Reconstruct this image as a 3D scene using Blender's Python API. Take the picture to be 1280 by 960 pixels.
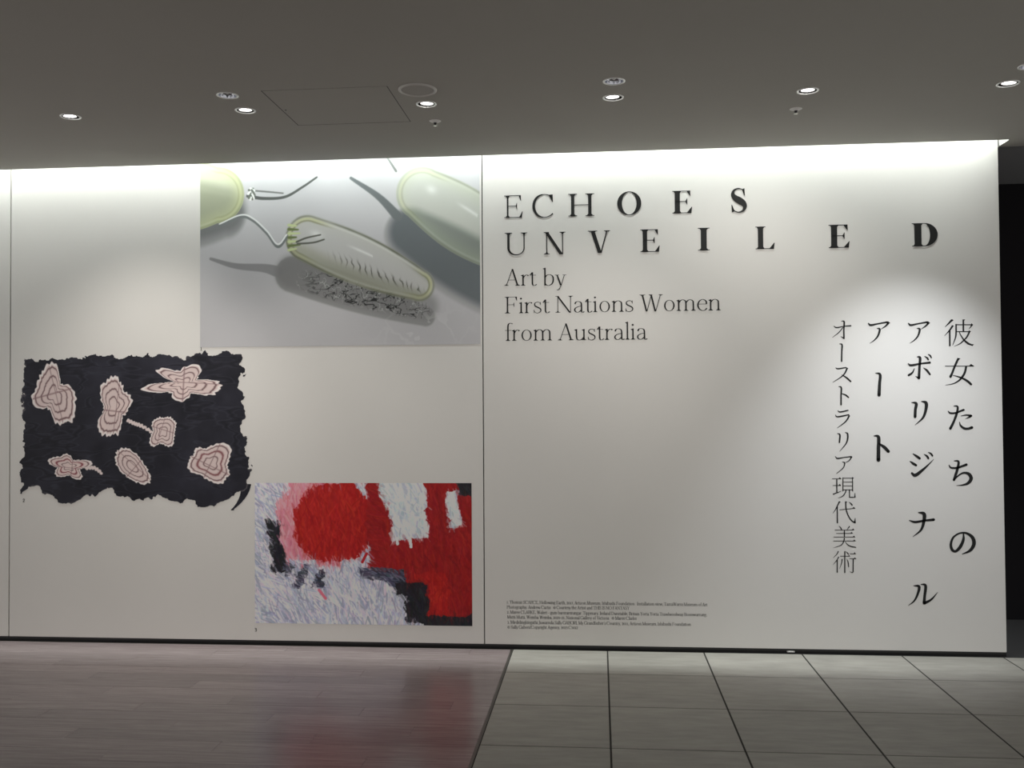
import bpy, bmesh, math, random
import numpy as np
from mathutils import Vector, Matrix

random.seed(7)
rng = np.random.default_rng(11)
scene = bpy.context.scene
for o in list(bpy.data.objects):
    bpy.data.objects.remove(o, do_unlink=True)
C = scene.collection

# ------------------------------------------------------------------ camera
# world: x along the display wall (0 = joint between the two big panels),
# y = 0 front face of the wall (camera at negative y), z = 0 floor. Metres.
F_PX = 1198.449
CAM = Vector((0.74378, -6.09588, 1.54808))
YAW, PITCH, ROLL = -0.0904542, 0.0221943, -0.0063616
fw = Vector((math.sin(YAW) * math.cos(PITCH), math.cos(YAW) * math.cos(PITCH), math.sin(PITCH)))
r0 = Vector((math.cos(YAW), -math.sin(YAW), 0))
u0 = r0.cross(fw)
RT = r0 * math.cos(ROLL) + u0 * math.sin(ROLL)
UP = -r0 * math.sin(ROLL) + u0 * math.cos(ROLL)
cam_d = bpy.data.cameras.new('camera')
cam_d.sensor_fit = 'HORIZONTAL'
cam_d.sensor_width = 36.0
cam_d.lens = 36.0 * F_PX / 1280.0
cam_d.clip_start = 0.05
cam = bpy.data.objects.new('camera', cam_d)
C.objects.link(cam)
cam.matrix_world = Matrix(((RT.x, UP.x, -fw.x, CAM.x), (RT.y, UP.y, -fw.y, CAM.y),
                           (RT.z, UP.z, -fw.z, CAM.z), (0, 0, 0, 1)))
scene.camera = cam

# ------------------------------------------------------------------ world, exposure
w = bpy.data.worlds.new('dim_hall')
scene.world = w
w.use_nodes = True
bg = w.node_tree.nodes['Background']
bg.inputs[0].default_value = (1.0, 0.97, 0.94, 1)
bg.inputs[1].default_value = 0.53
scene.view_settings.view_transform = 'Standard'
scene.view_settings.look = 'None'
scene.view_settings.exposure = 0.2
scene.view_settings.gamma = 1.0
scene.view_settings.use_curve_mapping = False
SPOT_W = 92.0
LED_W = 58.0

# ------------------------------------------------------------------ helpers
def wall_pt(px, py):
    """photo pixel -> (x, z) on the front face of the display wall (y = 0)"""
    d = fw * F_PX + RT * (px - 640) + UP * (480 - py)
    t = (0 - CAM.y) / d.y
    p = CAM + d * t
    return p.x, p.z

def tag(o, label=None, cat=None, group=None, kind=None):
    if label: o['label'] = label
    if cat: o['category'] = cat
    if group: o['group'] = group
    if kind: o['kind'] = kind
    return o

def empty(name, loc=(0, 0, 0)):
    o = bpy.data.objects.new(name, None)
    o.empty_display_size = 0.05
    o.location = loc
    C.objects.link(o)
    return o

def link(name, me, mat=None, parent=None, loc=(0, 0, 0), rot=(0, 0, 0)):
    o = bpy.data.objects.new(name, me)
    if mat is not None and len(me.materials) == 0:
        me.materials.append(mat)
    o.location = loc
    o.rotation_euler = rot
    if parent is not None:
        o.parent = parent
    C.objects.link(o)
    return o

def box_mesh(name, x0, x1, y0, y1, z0, z1, bevel=0.0, seg=1):
    bm = bmesh.new()
    bmesh.ops.create_cube(bm, size=1)
    for v in bm.verts:
        v.co = Vector(((x0 + x1) / 2 + v.co.x * (x1 - x0), (y0 + y1) / 2 + v.co.y * (y1 - y0), (z0 + z1) / 2 + v.co.z * (z1 - z0)))
    if bevel:
        bmesh.ops.bevel(bm, geom=list(bm.edges), offset=bevel, segments=seg, affect='EDGES')
    me = bpy.data.meshes.new(name)
    bm.to_mesh(me); bm.free()
    return me

def box(name, x0, x1, y0, y1, z0, z1, mat, parent=None, bevel=0.0):
    """box whose origin is its own centre"""
    cx, cy, cz = (x0 + x1) / 2, (y0 + y1) / 2, (z0 + z1) / 2
    me = box_mesh(name, x0 - cx, x1 - cx, y0 - cy, y1 - cy, z0 - cz, z1 - cz, bevel)
    return link(name, me, mat, parent, (cx, cy, cz))

def lathe_mesh(name, prof, n=32, smooth=True):
    """revolve (r, z) profile about z"""
    vs, fs = [], []
    rings = []
    for r, z in prof:
        if r < 1e-6:
            rings.append([len(vs)]); vs.append((0, 0, z))
        else:
            rings.append(list(range(len(vs), len(vs) + n)))
            vs += [(r * math.cos(2 * math.pi * k / n), r * math.sin(2 * math.pi * k / n), z) for k in range(n)]
    for a, b in zip(rings[:-1], rings[1:]):
        for k in range(n):
            k2 = (k + 1) % n
            if len(a) == 1 and len(b) == 1: continue
            if len(a) == 1: fs.append((a[0], b[k], b[k2]))
            elif len(b) == 1: fs.append((a[k], a[k2], b[0]))
            else: fs.append((a[k], a[k2], b[k2], b[k]))
    me = bpy.data.meshes.new(name)
    me.from_pydata(vs, [], fs)
    bm = bmesh.new(); bm.from_mesh(me)
    bmesh.ops.recalc_face_normals(bm, faces=bm.faces)
    bm.to_mesh(me); bm.free()
    if smooth:
        me.polygons.foreach_set('use_smooth', [True] * len(me.polygons))
    return me

# ------------------------------------------------------------------ materials
def srgb(r, g, b):
    f = lambda c: c / 12.92 if c <= 0.04045 else ((c + 0.055) / 1.055) ** 2.4
    return (f(r / 255), f(g / 255), f(b / 255), 1)

def mat(name, col, rough=0.5, metal=0.0, spec=0.5, emit=None, estr=0.0):
    m = bpy.data.materials.new(name)
    m.use_nodes = True
    b = m.node_tree.nodes['Principled BSDF']
    b.inputs['Base Color'].default_value = col
    b.inputs['Roughness'].default_value = rough
    b.inputs['Metallic'].default_value = metal
    b.inputs['Specular IOR Level'].default_value = spec
    if emit:
        b.inputs['Emission Color'].default_value = emit
        b.inputs['Emission Strength'].default_value = estr
    return m

def noise_mat(name, c1, c2, scale, rough, stretch=(1, 1, 1), bump=0.0, bscale=None, spec=0.5, per_object=0.0, rough_var=0.0, coat=0.0, coat_r=0.1):
    m = mat(name, c1, rough, spec=spec)
    nt = m.node_tree; N = nt.nodes; L = nt.links
    b = N['Principled BSDF']
    tc = N.new('ShaderNodeTexCoord'); mp = N.new('ShaderNodeMapping')
    mp.inputs['Scale'].default_value = stretch
    geo = N.new('ShaderNodeNewGeometry')
    L.new(geo.outputs['Position'], mp.inputs['Vector'])
    n = N.new('ShaderNodeTexNoise')
    n.inputs['Scale'].default_value = scale; n.inputs['Detail'].default_value = 6
    n.inputs['Roughness'].default_value = 0.6
    if per_object:
        oi = N.new('ShaderNodeObjectInfo')
        vm = N.new('ShaderNodeVectorMath'); vm.operation = 'SCALE'
        cmb = N.new('ShaderNodeCombineXYZ')
        for k in range(3): L.new(oi.outputs['Random'], cmb.inputs[k])
        L.new(cmb.outputs[0], vm.inputs[0]); vm.inputs['Scale'].default_value = 37.0
        ad = N.new('ShaderNodeVectorMath'); ad.operation = 'ADD'
        L.new(mp.outputs[0], ad.inputs[0]); L.new(vm.outputs[0], ad.inputs[1])
        L.new(ad.outputs[0], n.inputs['Vector'])
    else:
        L.new(mp.outputs[0], n.inputs['Vector'])
    cr = N.new('ShaderNodeValToRGB')
    cr.color_ramp.elements[0].color = c1; cr.color_ramp.elements[0].position = 0.3
    cr.color_ramp.elements[1].color = c2; cr.color_ramp.elements[1].position = 0.7
    L.new(n.outputs['Fac'], cr.inputs['Fac'])
    out = cr.outputs['Color']
    if per_object:
        hs = N.new('ShaderNodeHueSaturation')
        mr = N.new('ShaderNodeMapRange')
        mr.inputs['To Min'].default_value = 1 - per_object; mr.inputs['To Max'].default_value = 1 + per_object
        L.new(oi.outputs['Random'], mr.inputs['Value']); L.new(mr.outputs[0], hs.inputs['Value'])
        L.new(out, hs.inputs['Color']); out = hs.outputs['Color']
    L.new(out, b.inputs['Base Color'])
    if rough_var:
        mr2 = N.new('ShaderNodeMapRange')
        mr2.inputs['To Min'].default_value = rough - rough_var; mr2.inputs['To Max'].default_value = rough + rough_var
        L.new(n.outputs['Fac'], mr2.inputs['Value']); L.new(mr2.outputs[0], b.inputs['Roughness'])
    if bump:
        bp = N.new('ShaderNodeBump'); bp.inputs['Strength'].default_value = bump; bp.inputs['Distance'].default_value = 0.002
        L.new(n.outputs['Fac'], bp.inputs['Height']); L.new(bp.outputs[0], b.inputs['Normal'])
    if coat:
        b.inputs['Coat Weight'].default_value = coat; b.inputs['Coat Roughness'].default_value = coat_r
    return m

M = {}
M['panel'] = noise_mat('panel_film', (0.735, 0.718, 0.69, 1), (0.755, 0.738, 0.71, 1), 1.3, 0.55, spec=0.3)
M['frame'] = mat('frame_dark', (0.012, 0.012, 0.013, 1), 0.5)
M['rail'] = mat('rail_dark_grey', (0.05, 0.05, 0.052, 1), 0.35, 0.6)
M['ceiling'] = noise_mat('ceiling_paint', (0.385, 0.372, 0.338, 1), (0.405, 0.392, 0.358, 1), 0.8, 0.85, spec=0.2)
M['cove'] = mat('cove_white', (0.85, 0.85, 0.83, 1), 0.7)
M['dark_ceiling'] = mat('dark_ceiling_unlit', (0.17, 0.17, 0.175, 1), 0.8)  # ceiling grey made darker: the recess's lack of light is put into the colour
M['black_wall'] = mat('black_wall_paint', (0.014, 0.013, 0.015, 1), 0.9, spec=0.1)
M['carpet'] = noise_mat('dark_carpet', (0.05, 0.05, 0.051, 1), (0.065, 0.065, 0.065, 1), 160, 0.95, spec=0.1)
M['tile'] = noise_mat('stone_tile', (0.25, 0.238, 0.216, 1), (0.335, 0.320, 0.290, 1), 5.0, 0.55, (1, 4, 1), 0.15, spec=0.35, per_object=0.05, rough_var=0.06)
M['grout'] = mat('grout', (0.02, 0.018, 0.015, 1), 0.9)
M['wood'] = noise_mat('red_brown_wood', (0.170, 0.133, 0.134, 1), (0.27, 0.224, 0.226, 1), 5.0, 0.24, (0.8, 14, 1), 0.05, spec=0.6, per_object=0.13, rough_var=0.05)
M['strip'] = mat('floor_edge_metal', (0.10, 0.095, 0.085, 1), 0.4, 0.7)
M['ink'] = mat('black_ink', (0.012, 0.012, 0.012, 1), 0.6, spec=0.3)
M['chrome'] = mat('bright_trim', (0.88, 0.88, 0.87, 1), 0.3, 0.4)
M['white_ring'] = mat('white_trim', (0.80, 0.79, 0.77, 1), 0.5)
M['cup'] = mat('black_baffle', (0.01, 0.01, 0.01, 1), 0.4)
M['lamp'] = mat('lamp_face', (1, 1, 1, 1), 0.4, emit=(1.0, 0.97, 0.93, 1), estr=9.0)
M['led'] = mat('led_face', (1, 1, 1, 1), 0.4, emit=(0.95, 1.0, 0.97, 1), estr=2.0)
M['grille'] = noise_mat('speaker_grille', (0.36, 0.345, 0.32, 1), (0.42, 0.40, 0.37, 1), 600, 0.7, spec=0.2)
M['speaker_rim'] = mat('speaker_rim', (0.55, 0.53, 0.50, 1), 0.35)
M['brass'] = mat('sprinkler_metal', (0.55, 0.53, 0.50, 1), 0.3, 0.9)
M['hatch'] = M['ceiling']
gl = mat('faceted_reflector', (0.62, 0.64, 0.70, 1), 0.12, 1.0)
M['facet'] = gl

# ------------------------------------------------------------------ floor
TX0 = 0.185          # wood / tile border
floor_me = box_mesh('floor', -5.2, 6.0, -9.0, 0.12, -0.06, -0.0014)
floor = link('floor', floor_me, M['grout'])
tag(floor, 'floor of red-brown wood planks and grey stone tiles before the display wall', 'floor', kind='structure')

TS, GAP = 0.5975, 0.009
ROW0 = -0.522        # first joint line parallel with the wall
tile_me = box_mesh('tile', -(TS - GAP) / 2, (TS - GAP) / 2, -(TS - GAP * .7) / 2, (TS - GAP * .7) / 2, -0.01, 0.0, 0.0012)
first_me = box_mesh('tile_cut', -(TS - GAP) / 2, (TS - GAP) / 2, (ROW0 + GAP * .35), -0.006, -0.01, 0.0, 0.0012)
for i in range(9):
    x = TX0 + TS * (i + 0.5) + 0.001
    link('tile', first_me, M['tile'], floor, (x, 0, 0))
    for j in range(10):
        link('tile', tile_me, M['tile'], floor, (x, ROW0 - TS * (j + 0.5), 0))
box('border_strip', TX0 - 0.012, TX0 + 0.001, -6.5, -0.004, -0.01, 0.0006, M['strip'], floor)

PW, PL = 0.135, 1.18
plank_me = {}
def plank(x0, x1, y1):
    key = round(x1 - x0, 3)
    if key not in plank_me:
        plank_me[key] = box_mesh('plank', -key / 2, key / 2, -PW / 2 + 0.0004, PW / 2 - 0.0004, -0.012, 0.0, 0.0006)
    link('plank', plank_me[key], M['wood'], floor, ((x0 + x1) / 2, y1 - PW / 2, random.uniform(-0.0003, 0.0003)))
y = -0.008
row = 0
while y > -6.4:
    xr = TX0 - 0.0125
    first = round(PL * ((row * 0.37 + 0.21) % 1.0), 2)
    if first < 0.15: first = PL
    length = first
    while xr > -4.4:
        plank(xr - length + 0.0008, xr, y)
        xr -= length
        length = PL
    y -= PW
    row += 1

fb = box('floor_back', 1.5, 6.0, 0.0, 1.06, -0.0012, -0.0004, M['carpet'])
tag(fb, 'dark grey carpet strip behind the right end of the display wall', 'floor', kind='structure')

# ------------------------------------------------------------------ display wall
ZB, ZT = 0.031, 3.52
XR, XL, XLL = 3.193, -3.188, -6.38
wall = box('wall_front', XLL, XR - 0.004, 0.024, 0.09, -0.004, ZT, M['frame'])
tag(wall, 'white display wall of tall flush panels with dark joints', 'wall', kind='structure')
def child_of(o, parent):
    o.parent = parent
    o.matrix_parent_inverse = Matrix.Translation(-Vector(parent.location))
    return o
for (x0, x1) in ((0.0085, XR), (XL + 0.0035, -0.0005 + 0.002), (XLL, XL - 0.0055)):
    child_of(box('panel', x0, x1, 0.0, 0.024, ZB, ZT, M['panel'], None, 0.0008), wall)
child_of(box('bottom_rail', XLL, XR - 0.004, 0.012, 0.024, 0.017, ZB - 0.004, M['rail']), wall)
bx_, bz_ = wall_pt(989, 814.2)
fbolt = child_of(box('floor_bolt', bx_ - 0.024, bx_ + 0.024, 0.006, 0.024, 0.006, 0.017, M['chrome'], None, 0.003), wall)
tag(fbolt, 'small bright metal bolt in the dark gap under the panel')

wb = box('wall_back', 1.5, 6.0, 1.06, 1.14, -0.02, 3.12, M['black_wall'])
tag(wb, 'black wall in the dark recess right of the display panels', 'wall', kind='structure')

# ------------------------------------------------------------------ ceiling
CZ = 3.12
SLOT_Y = -0.14        # front lip of the light slot
SLOT_X = 3.204        # right end of the slot
SPOT_X = [-2.083, -1.111, -0.140, 0.829, 1.802, 2.768]
SPOT_Y, DOWN_Y = -1.193, -1.440
DOWN_X = [-1.111, 0.829, 2.768]
HX0, HX1, HY0, HY1 = -0.920, -0.280, -1.492, -0.897
RH = 0.047            # recess radius
cb = bmesh.new()
def quad(x0, x1, y0, y1, z=CZ):
    v = [cb.verts.new(p) for p in ((x0, y0, z), (x0, y1, z), (x1, y1, z), (x1, y0, z))]
    cb.faces.new(v)
def holed(x0, x1, y0, y1, cx, cy, r, n=32):
    """rectangle with a round hole, plus the short tube that goes up from it"""
    inner, outer, up = [], [], []
    for k in range(n):
        a = 2 * math.pi * (k + 0.5) / n
        c, s = math.cos(a), math.sin(a)
        t = min(((x1 - cx) / c if c > 0 else (x0 - cx) / c) if abs(c) > 1e-9 else 9, ((y1 - cy) / s if s > 0 else (y0 - cy) / s) if abs(s) > 1e-9 else 9)
        inner.append(cb.verts.new((cx + r * c, cy + r * s, CZ)))
        up.append(cb.verts.new((cx + r * c, cy + r * s, CZ + 0.02)))
        outer.append(cb.verts.new((cx + t * c, cy + t * s, CZ)))
    for k in range(n):
        k2 = (k + 1) % n
        cb.faces.new((inner[k], outer[k], outer[k2], inner[k2]))
        cb.faces.new((inner[k], inner[k2], up[k2], up[k]))
    # corner fillers
    for (cx_, cy_) in ((x0, y0), (x0, y1), (x1, y0), (x1, y1)):
        ks = sorted(range(n), key=lambda k: (outer[k].co.x - cx_) ** 2 + (outer[k].co.y - cy_) ** 2)[:2]
        cb.faces.new((outer[ks[0]], cb.verts.new((cx_, cy_, CZ)), outer[ks[1]]))
CX0, CX1, CY0 = -6.4, 6.0, -9.0
HC = 0.115
xs = [CX0]
cols = []
for sx in SPOT_X:
    cols.append((xs[-1], sx - HC, None)); cols.append((sx - HC, sx + HC, sx)); xs.append(sx + HC)
cols.append((xs[-1], CX1, None))
R1, R2, R3 = -1.55, -1.3165, -1.07
for (a, b, sx) in cols:
    if sx is None:
        if a < HX0 < b:
            quad(a, HX0, CY0, SLOT_Y); quad(HX1, b, CY0, SLOT_Y)
            quad(HX0, HX1, CY0, HY0); quad(HX0, HX1, HY1, SLOT_Y)
        elif b > SLOT_X:
            quad(a, b, CY0, SLOT_Y)
            quad(SLOT_X, b, SLOT_Y, 0.02)
        else:
            quad(a, b, CY0, SLOT_Y)
    else:
        quad(a, b, CY0, R1)
        if sx in DOWN_X: holed(a, b, R1, R2, sx, DOWN_Y, RH)
        else: quad(a, b, R1, R2)
        holed(a, b, R2, R3, sx, SPOT_Y, RH)
        quad(a, b, R3, SLOT_Y)
bmesh.ops.recalc_face_normals(cb, faces=cb.faces)
cme = bpy.data.meshes.new('ceiling'); cb.to_mesh(cme); cb.free()
ceil = link('ceiling', cme, M['ceiling'])
tag(ceil, 'smooth grey ceiling with recessed lamps and a light slot along the wall', 'ceiling', kind='structure')
# hatch is set into the ceiling with a fine shadow gap
box('slab_back', CX0, CX1, CY0, SLOT_Y - 0.012, CZ + 0.14, CZ + 0.18, M['ceiling'], ceil)
# light slot
box('slot_lip', CX0, SLOT_X + 0.012, SLOT_Y - 0.012, SLOT_Y, CZ + 0.0005, CZ + 0.42, M['cove'], ceil)
box('slot_top', CX0, SLOT_X + 0.012, SLOT_Y - 0.012, 0.11, CZ + 0.42, CZ + 0.432, M['cove'], ceil)
box('slot_end', SLOT_X, SLOT_X + 0.012, SLOT_Y, 0.11, CZ + 0.0005, CZ + 0.42, M['cove'], ceil)
cb2 = box('ceiling_back', SLOT_X + 0.0, 6.0, 0.02, 1.06, CZ - 0.004, CZ + 0.04, M['dark_ceiling'])
tag(cb2, 'unlit dark ceiling over the recess beyond the panels', 'ceiling', kind='structure')

hatch = empty('access_hatch', ((HX0 + HX1) / 2, (HY0 + HY1) / 2, CZ))
tag(hatch, 'square access hatch flush in the ceiling, outlined by thin dark joints', 'hatch')
g = 0.005
hw, hh = (HX1 - HX0) / 2, (HY1 - HY0) / 2
link('hatch_panel', box_mesh('hatch_panel', -hw + g, hw - g, -hh + g, hh - g, 0.0, 0.0012), M['ceiling'], hatch)
link('hatch_frame', box_mesh('hatch_frame', -hw - 0.01, hw + 0.01, -hh - 0.01, hh + 0.01, 0.0014, 0.006), M['frame'], hatch)
link('latch', lathe_mesh('latch', [(0, -0.001), (0.005, -0.001), (0.006, 0.0), (0.006, 0.002)], 12), M['frame'], hatch, (-hw + 0.022, 0.02, 0))

# linear light in the slot
led = empty('led_strip', (0, SLOT_Y + 0.03, CZ + 0.36))
tag(led, 'long white linear light hidden in the ceiling slot over the panels', 'light')
link('housing', box_mesh('led_housing', -6.3, SLOT_X - 0.02, -0.022, 0.022, 0.0, 0.035), M['white_ring'], led)
ld = bpy.data.lights.new('led_light', 'AREA')
ld.shape = 'RECTANGLE'; ld.size = SLOT_X - 0.02 + 6.3; ld.size_y = 0.03
ld.spread = math.radians(80); ld.energy = LED_W; ld.color = (0.93, 1.0, 0.97)
lo = bpy.data.objects.new('led_light', ld); C.objects.link(lo)
lo.parent = led; lo.location = ((SLOT_X - 0.02 - 6.3) / 2, 0.0, -0.003)
lo.rotation_euler = (math.radians(-9), 0, 0)

# ------------------------------------------------------------------ lamps
ring_me = lathe_mesh('trim_ring', [(0.0445, 0.001), (0.0450, -0.0025), (0.0480, -0.0040), (0.0535, -0.0028), (0.0545, 0.0)], 40)
cup_me = lathe_mesh('lamp_cup', [(0.0445, 0.0), (0.0435, 0.03), (0.043, 0.085), (0.0, 0.086)], 32)
head_me = lathe_mesh('lamp_head', [(0.0, 0.045), (0.020, 0.042), (0.034, 0.012), (0.036, 0.0), (0.0335, -0.001), (0.0325, 0.004)], 32)
face_me = lathe_mesh('lamp_face', [(0.0, 0.0015), (0.02, 0.0025), (0.0325, 0.004)], 32)
spot_labels = [
    'lit recessed ceiling spotlight, farthest left of the row, with no other fitting beside it',
    'lit recessed ceiling spotlight in front of the faceted downlight left of the access hatch',
    'lit recessed ceiling spotlight between the round speaker and a sprinkler head',
    'lit recessed ceiling spotlight with a faceted unlit downlight right behind it over the headline',
    'lit recessed ceiling spotlight with a sprinkler head below it and no speaker near',
    'lit recessed ceiling spotlight above the top right corner of the wall',
]
aims = [(-2.25, 1.05), (-1.25, 0.30), (-0.75, 1.9), (0.35, 0.9), (1.60, 1.9), (2.56, 0.98)]
pw = [0.74, 0.50, 0.10, 0.42, 0.32, 1.50]
colr = [(1, .95, .88), (1, .95, .88), (1, .95, .89), (1, .95, .89), (1, .96, .90), (0.92, 0.96, 1.0)]
for i, sx in enumerate(SPOT_X):
    t = empty('recessed_spotlight', (sx, SPOT_Y, CZ))
    tag(t, spot_labels[i], 'spotlight', 'recessed spotlights in a row')
    link('trim_ring', ring_me, M['chrome'], t)
    link('lamp_cup', cup_me, M['cup'], t)
    d = Vector((aims[i][0] - sx, 0 - SPOT_Y, aims[i][1] - CZ)).normalized()
    tilt = Vector((d.x, d.y * 0.62, d.z)).normalized()
    q = tilt.to_track_quat('-Z', 'Y')
    h = link('lamp_head', head_me, M['chrome'], t, (0.003 * (i % 3 - 1), 0.0, 0.0015))
    h.rotation_euler = (math.radians(3), math.radians(2 * (i % 3 - 1)), 0)
    link('lamp_face', face_me, M['lamp'], h)
    sd = bpy.data.lights.new('spot_light', 'SPOT')
    sd.energy = SPOT_W * pw[i]; sd.color = colr[i]
    sd.spot_size = math.radians((78, 80, 94, 86, 94, 60)[i]); sd.spot_blend = 1.0; sd.shadow_soft_size = 0.03
    so = bpy.data.objects.new('spot_light', sd); C.objects.link(so)
    so.parent = t; so.location = (0, 0.0, -0.012)
    so.rotation_euler = d.to_track_quat('-Z', 'Y').to_euler()

# faceted unlit downlights
def facet_mesh():
    bm = bmesh.new()
    n = 16
    prof = [(0.0445, 0.0), (0.040, 0.014), (0.032, 0.026), (0.020, 0.034), (0.009, 0.037)]
    rings = []
    for j, (r, z) in enumerate(prof):
        rings.append([bm.verts.new((r * math.cos(2 * math.pi * (k + 0.5 * (j % 2)) / n), r * math.sin(2 * math.pi * (k + 0.5 * (j % 2)) / n), z)) for k in range(n)])
    for j in range(len(rings) - 1):
        a, b = rings[j], rings[j + 1]
        for k in range(n):
            k2 = (k + 1) % n
            if j % 2 == 0:
                bm.faces.new((a[k], a[k2], b[k])); bm.faces.new((a[k2], b[k2], b[k]))
            else:
                bm.faces.new((a[k], b[k2], b[k])); bm.faces.new((a[k], a[k2], b[k2]))
    bm.faces.new(rings[-1])
    bmesh.ops.recalc_face_normals(bm, faces=bm.faces)
    me = bpy.data.meshes.new('facet_reflector'); bm.to_mesh(me); bm.free()
    return me
fac_me = facet_mesh()
ring2_me = lathe_mesh('downlight_ring', [(0.0445, 0.001), (0.0455, -0.002), (0.0490, -0.0030), (0.0545, -0.0018), (0.055, 0.0)], 40)
bulb_me = lathe_mesh('bulb', [(0.0, 0.006), (0.006, 0.008), (0.010, 0.014), (0.009, 0.036)], 16)
dl = ['unlit faceted downlight at the left of the access hatch', 'unlit faceted downlight above the middle of the headline', 'unlit faceted downlight at the right edge of the photograph']
for sx, lb in zip(DOWN_X, dl):
    t = empty('recessed_downlight', (sx, DOWN_Y, CZ))
    tag(t, lb, 'downlight', 'unlit recessed downlights')
    link('trim_ring', ring2_me, M['chrome'], t)
    link('reflector', fac_me, M['facet'], t)
    link('bulb', bulb_me, M['white_ring'], t)

t = empty('ceiling_speaker', (-0.142, -1.424, CZ))
tag(t, 'round grey ceiling speaker with a pale rim beside the access hatch', 'speaker')
link('rim', lathe_mesh('rim', [(0.082, -0.001), (0.083, -0.006), (0.089, -0.008), (0.095, -0.005), (0.096, 0.0)], 48), M['speaker_rim'], t)
link('grille', lathe_mesh('grille', [(0.0, -0.004), (0.06, -0.0035), (0.083, -0.002)], 48), M['grille'], t)

for (sx, lb) in ((-0.145, 'small sprinkler head below the spotlight next to the speaker'), (1.803, 'small sprinkler head below the spotlight at the right, over the headline end')):
    t = empty('sprinkler_head', (sx, -0.893, CZ))
    tag(t, lb, 'sprinkler', 'ceiling sprinklers')
    link('escutcheon', lathe_mesh('escutcheon', [(0.010, -0.010), (0.017, -0.006), (0.027, -0.003), (0.033, 0.0)], 32), M['white_ring'], t)
    link('nozzle', lathe_mesh('nozzle', [(0.0, -0.020), (0.006, -0.020), (0.008, -0.014), (0.010, -0.010), (0.010, 0.0)], 16), M['frame'], t)
    link('deflector', lathe_mesh('deflector', [(0.0, -0.026), (0.011, -0.0255), (0.011, -0.0245), (0.004, -0.024), (0.004, -0.019), (0.0, -0.019)], 20), M['brass'], t)

# ------------------------------------------------------------------ flat lettering
class Shape:
    """flat polygons in glyph units"""
    def __init__(self): self.polys = []
    def poly(self, pts): self.polys.append([tuple(p) for p in pts])
    def rect(self, x0, y0, x1, y1): self.poly([(x0, y0), (x1, y0), (x1, y1), (x0, y1)])
    def ribbon(self, pts, ws, cap=False):
        pts = np.asarray(pts, float); ws = np.asarray(ws, float)
        t = np.gradient(pts, axis=0)
        t /= np.maximum(np.linalg.norm(t, axis=1, keepdims=True), 1e-9)
        nrm = np.stack([-t[:, 1], t[:, 0]], 1)
        a = pts + nrm * ws[:, None] / 2; b = pts - nrm * ws[:, None] / 2
        for k in range(len(pts) - 1):
            self.poly([a[k], a[k + 1], b[k + 1], b[k]])
        if cap:
            c = pts[-1]; r = ws[-1] / 2
            self.poly([(c[0] + r * math.cos(q), c[1] + r * math.sin(q)) for q in np.linspace(0, 2 * math.pi, 10)[:-1]])

def catmull(pts, n=6):
    p = np.asarray(pts, float)
    if len(p) < 3:
        return np.array([p[0] + (p[-1] - p[0]) * k / n for k in range(n + 1)])
    q = np.vstack([2 * p[0] - p[1], p, 2 * p[-1] - p[-2]])
    out = []
    for i in range(1, len(q) - 2):
        for k in range(n):
            t = k / n
            out.append(0.5 * ((2 * q[i]) + (-q[i - 1] + q[i + 1]) * t + (2 * q[i - 1] - 5 * q[i] + 4 * q[i + 1] - q[i + 2]) * t * t + (-q[i - 1] + 3 * q[i] - 3 * q[i + 1] + q[i + 2]) * t ** 3))
    out.append(p[-1])
    return np.array(out)

INK_Y = -0.0016
def shape_obj(name, polys, to_world, material, parent, y=INK_Y):
    """polys (2-D) -> one flat mesh on the wall; origin at its own centre"""
    vs, fs = [], []
    for pl in polys:
        idx = []
        for p in pl:
            X, Z = to_world(p[0], p[1])
            idx.append(len(vs)); vs.append((X, Z))
        fs.append(idx)
    arr = np.array(vs)
    cx, cz = (arr.min(0) + arr.max(0)) / 2
    me = bpy.data.meshes.new(name)
    out = []
    for f in fs:
        a = 0.0
        for k in range(len(f)):
            x1_, z1_ = vs[f[k]]; x2_, z2_ = vs[f[(k + 1) % len(f)]]
            a += x1_ * z2_ - x2_ * z1_
        out.append(f if a > 0 else f[::-1])
    me.from_pydata([(x - cx, 0, z - cz) for x, z in vs], [], out)
    px, py, pz = parent.location if parent else (0, 0, 0)
    return link(name, me, material, parent, (cx - px, y - py, cz - pz))

# ---- Latin serif glyphs: cap height 1, x from 0; s = stem, h = hairline
def ell_ring(S, cx, cy, rx, ry, irx, iry, a0=0, a1=360, n=40, ix=0.0):
    A = np.radians(np.linspace(a0, a1, n + 1))
    o = np.stack([cx + rx * np.cos(A), cy + ry * np.sin(A)], 1)
    i = np.stack([cx + ix + irx * np.cos(A), cy + iry * np.sin(A)], 1)
    for k in range(n):
        S.poly([o[k], o[k + 1], i[k + 1], i[k]])

def bracket_serif(S, x0, x1, y, d, h, l):
    """foot (d=+1) or head (d=-1) serif of a stem x0..x1 with small brackets"""
    S.rect(x0 - l, min(y, y + d * h), x1 + l, max(y, y + d * h))
    b = min(0.05, l * 0.6)
    S.poly([(x0 - b, y + d * h), (x0, y + d * h), (x0, y + d * (h + b * 1.3))])
    S.poly([(x1 + b, y + d * h), (x1, y + d * h), (x1, y + d * (h + b * 1.3))])

def vstem(S, x, s, h, l=0.10, y0=0.0, y1=1.0, foot=True, head=True):
    S.rect(x, y0, x + s, y1)
    if foot: bracket_serif(S, x, x + s, y0, 1, h, l)
    if head: bracket_serif(S, x, x + s, y1, -1, h, l)

def diag(S, x0, y0, x1, y1, wx):
    """diagonal bar with horizontal width wx"""
    S.poly([(x0 - wx / 2, y0), (x0 + wx / 2, y0), (x1 + wx / 2, y1), (x1 - wx / 2, y1)])

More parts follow.
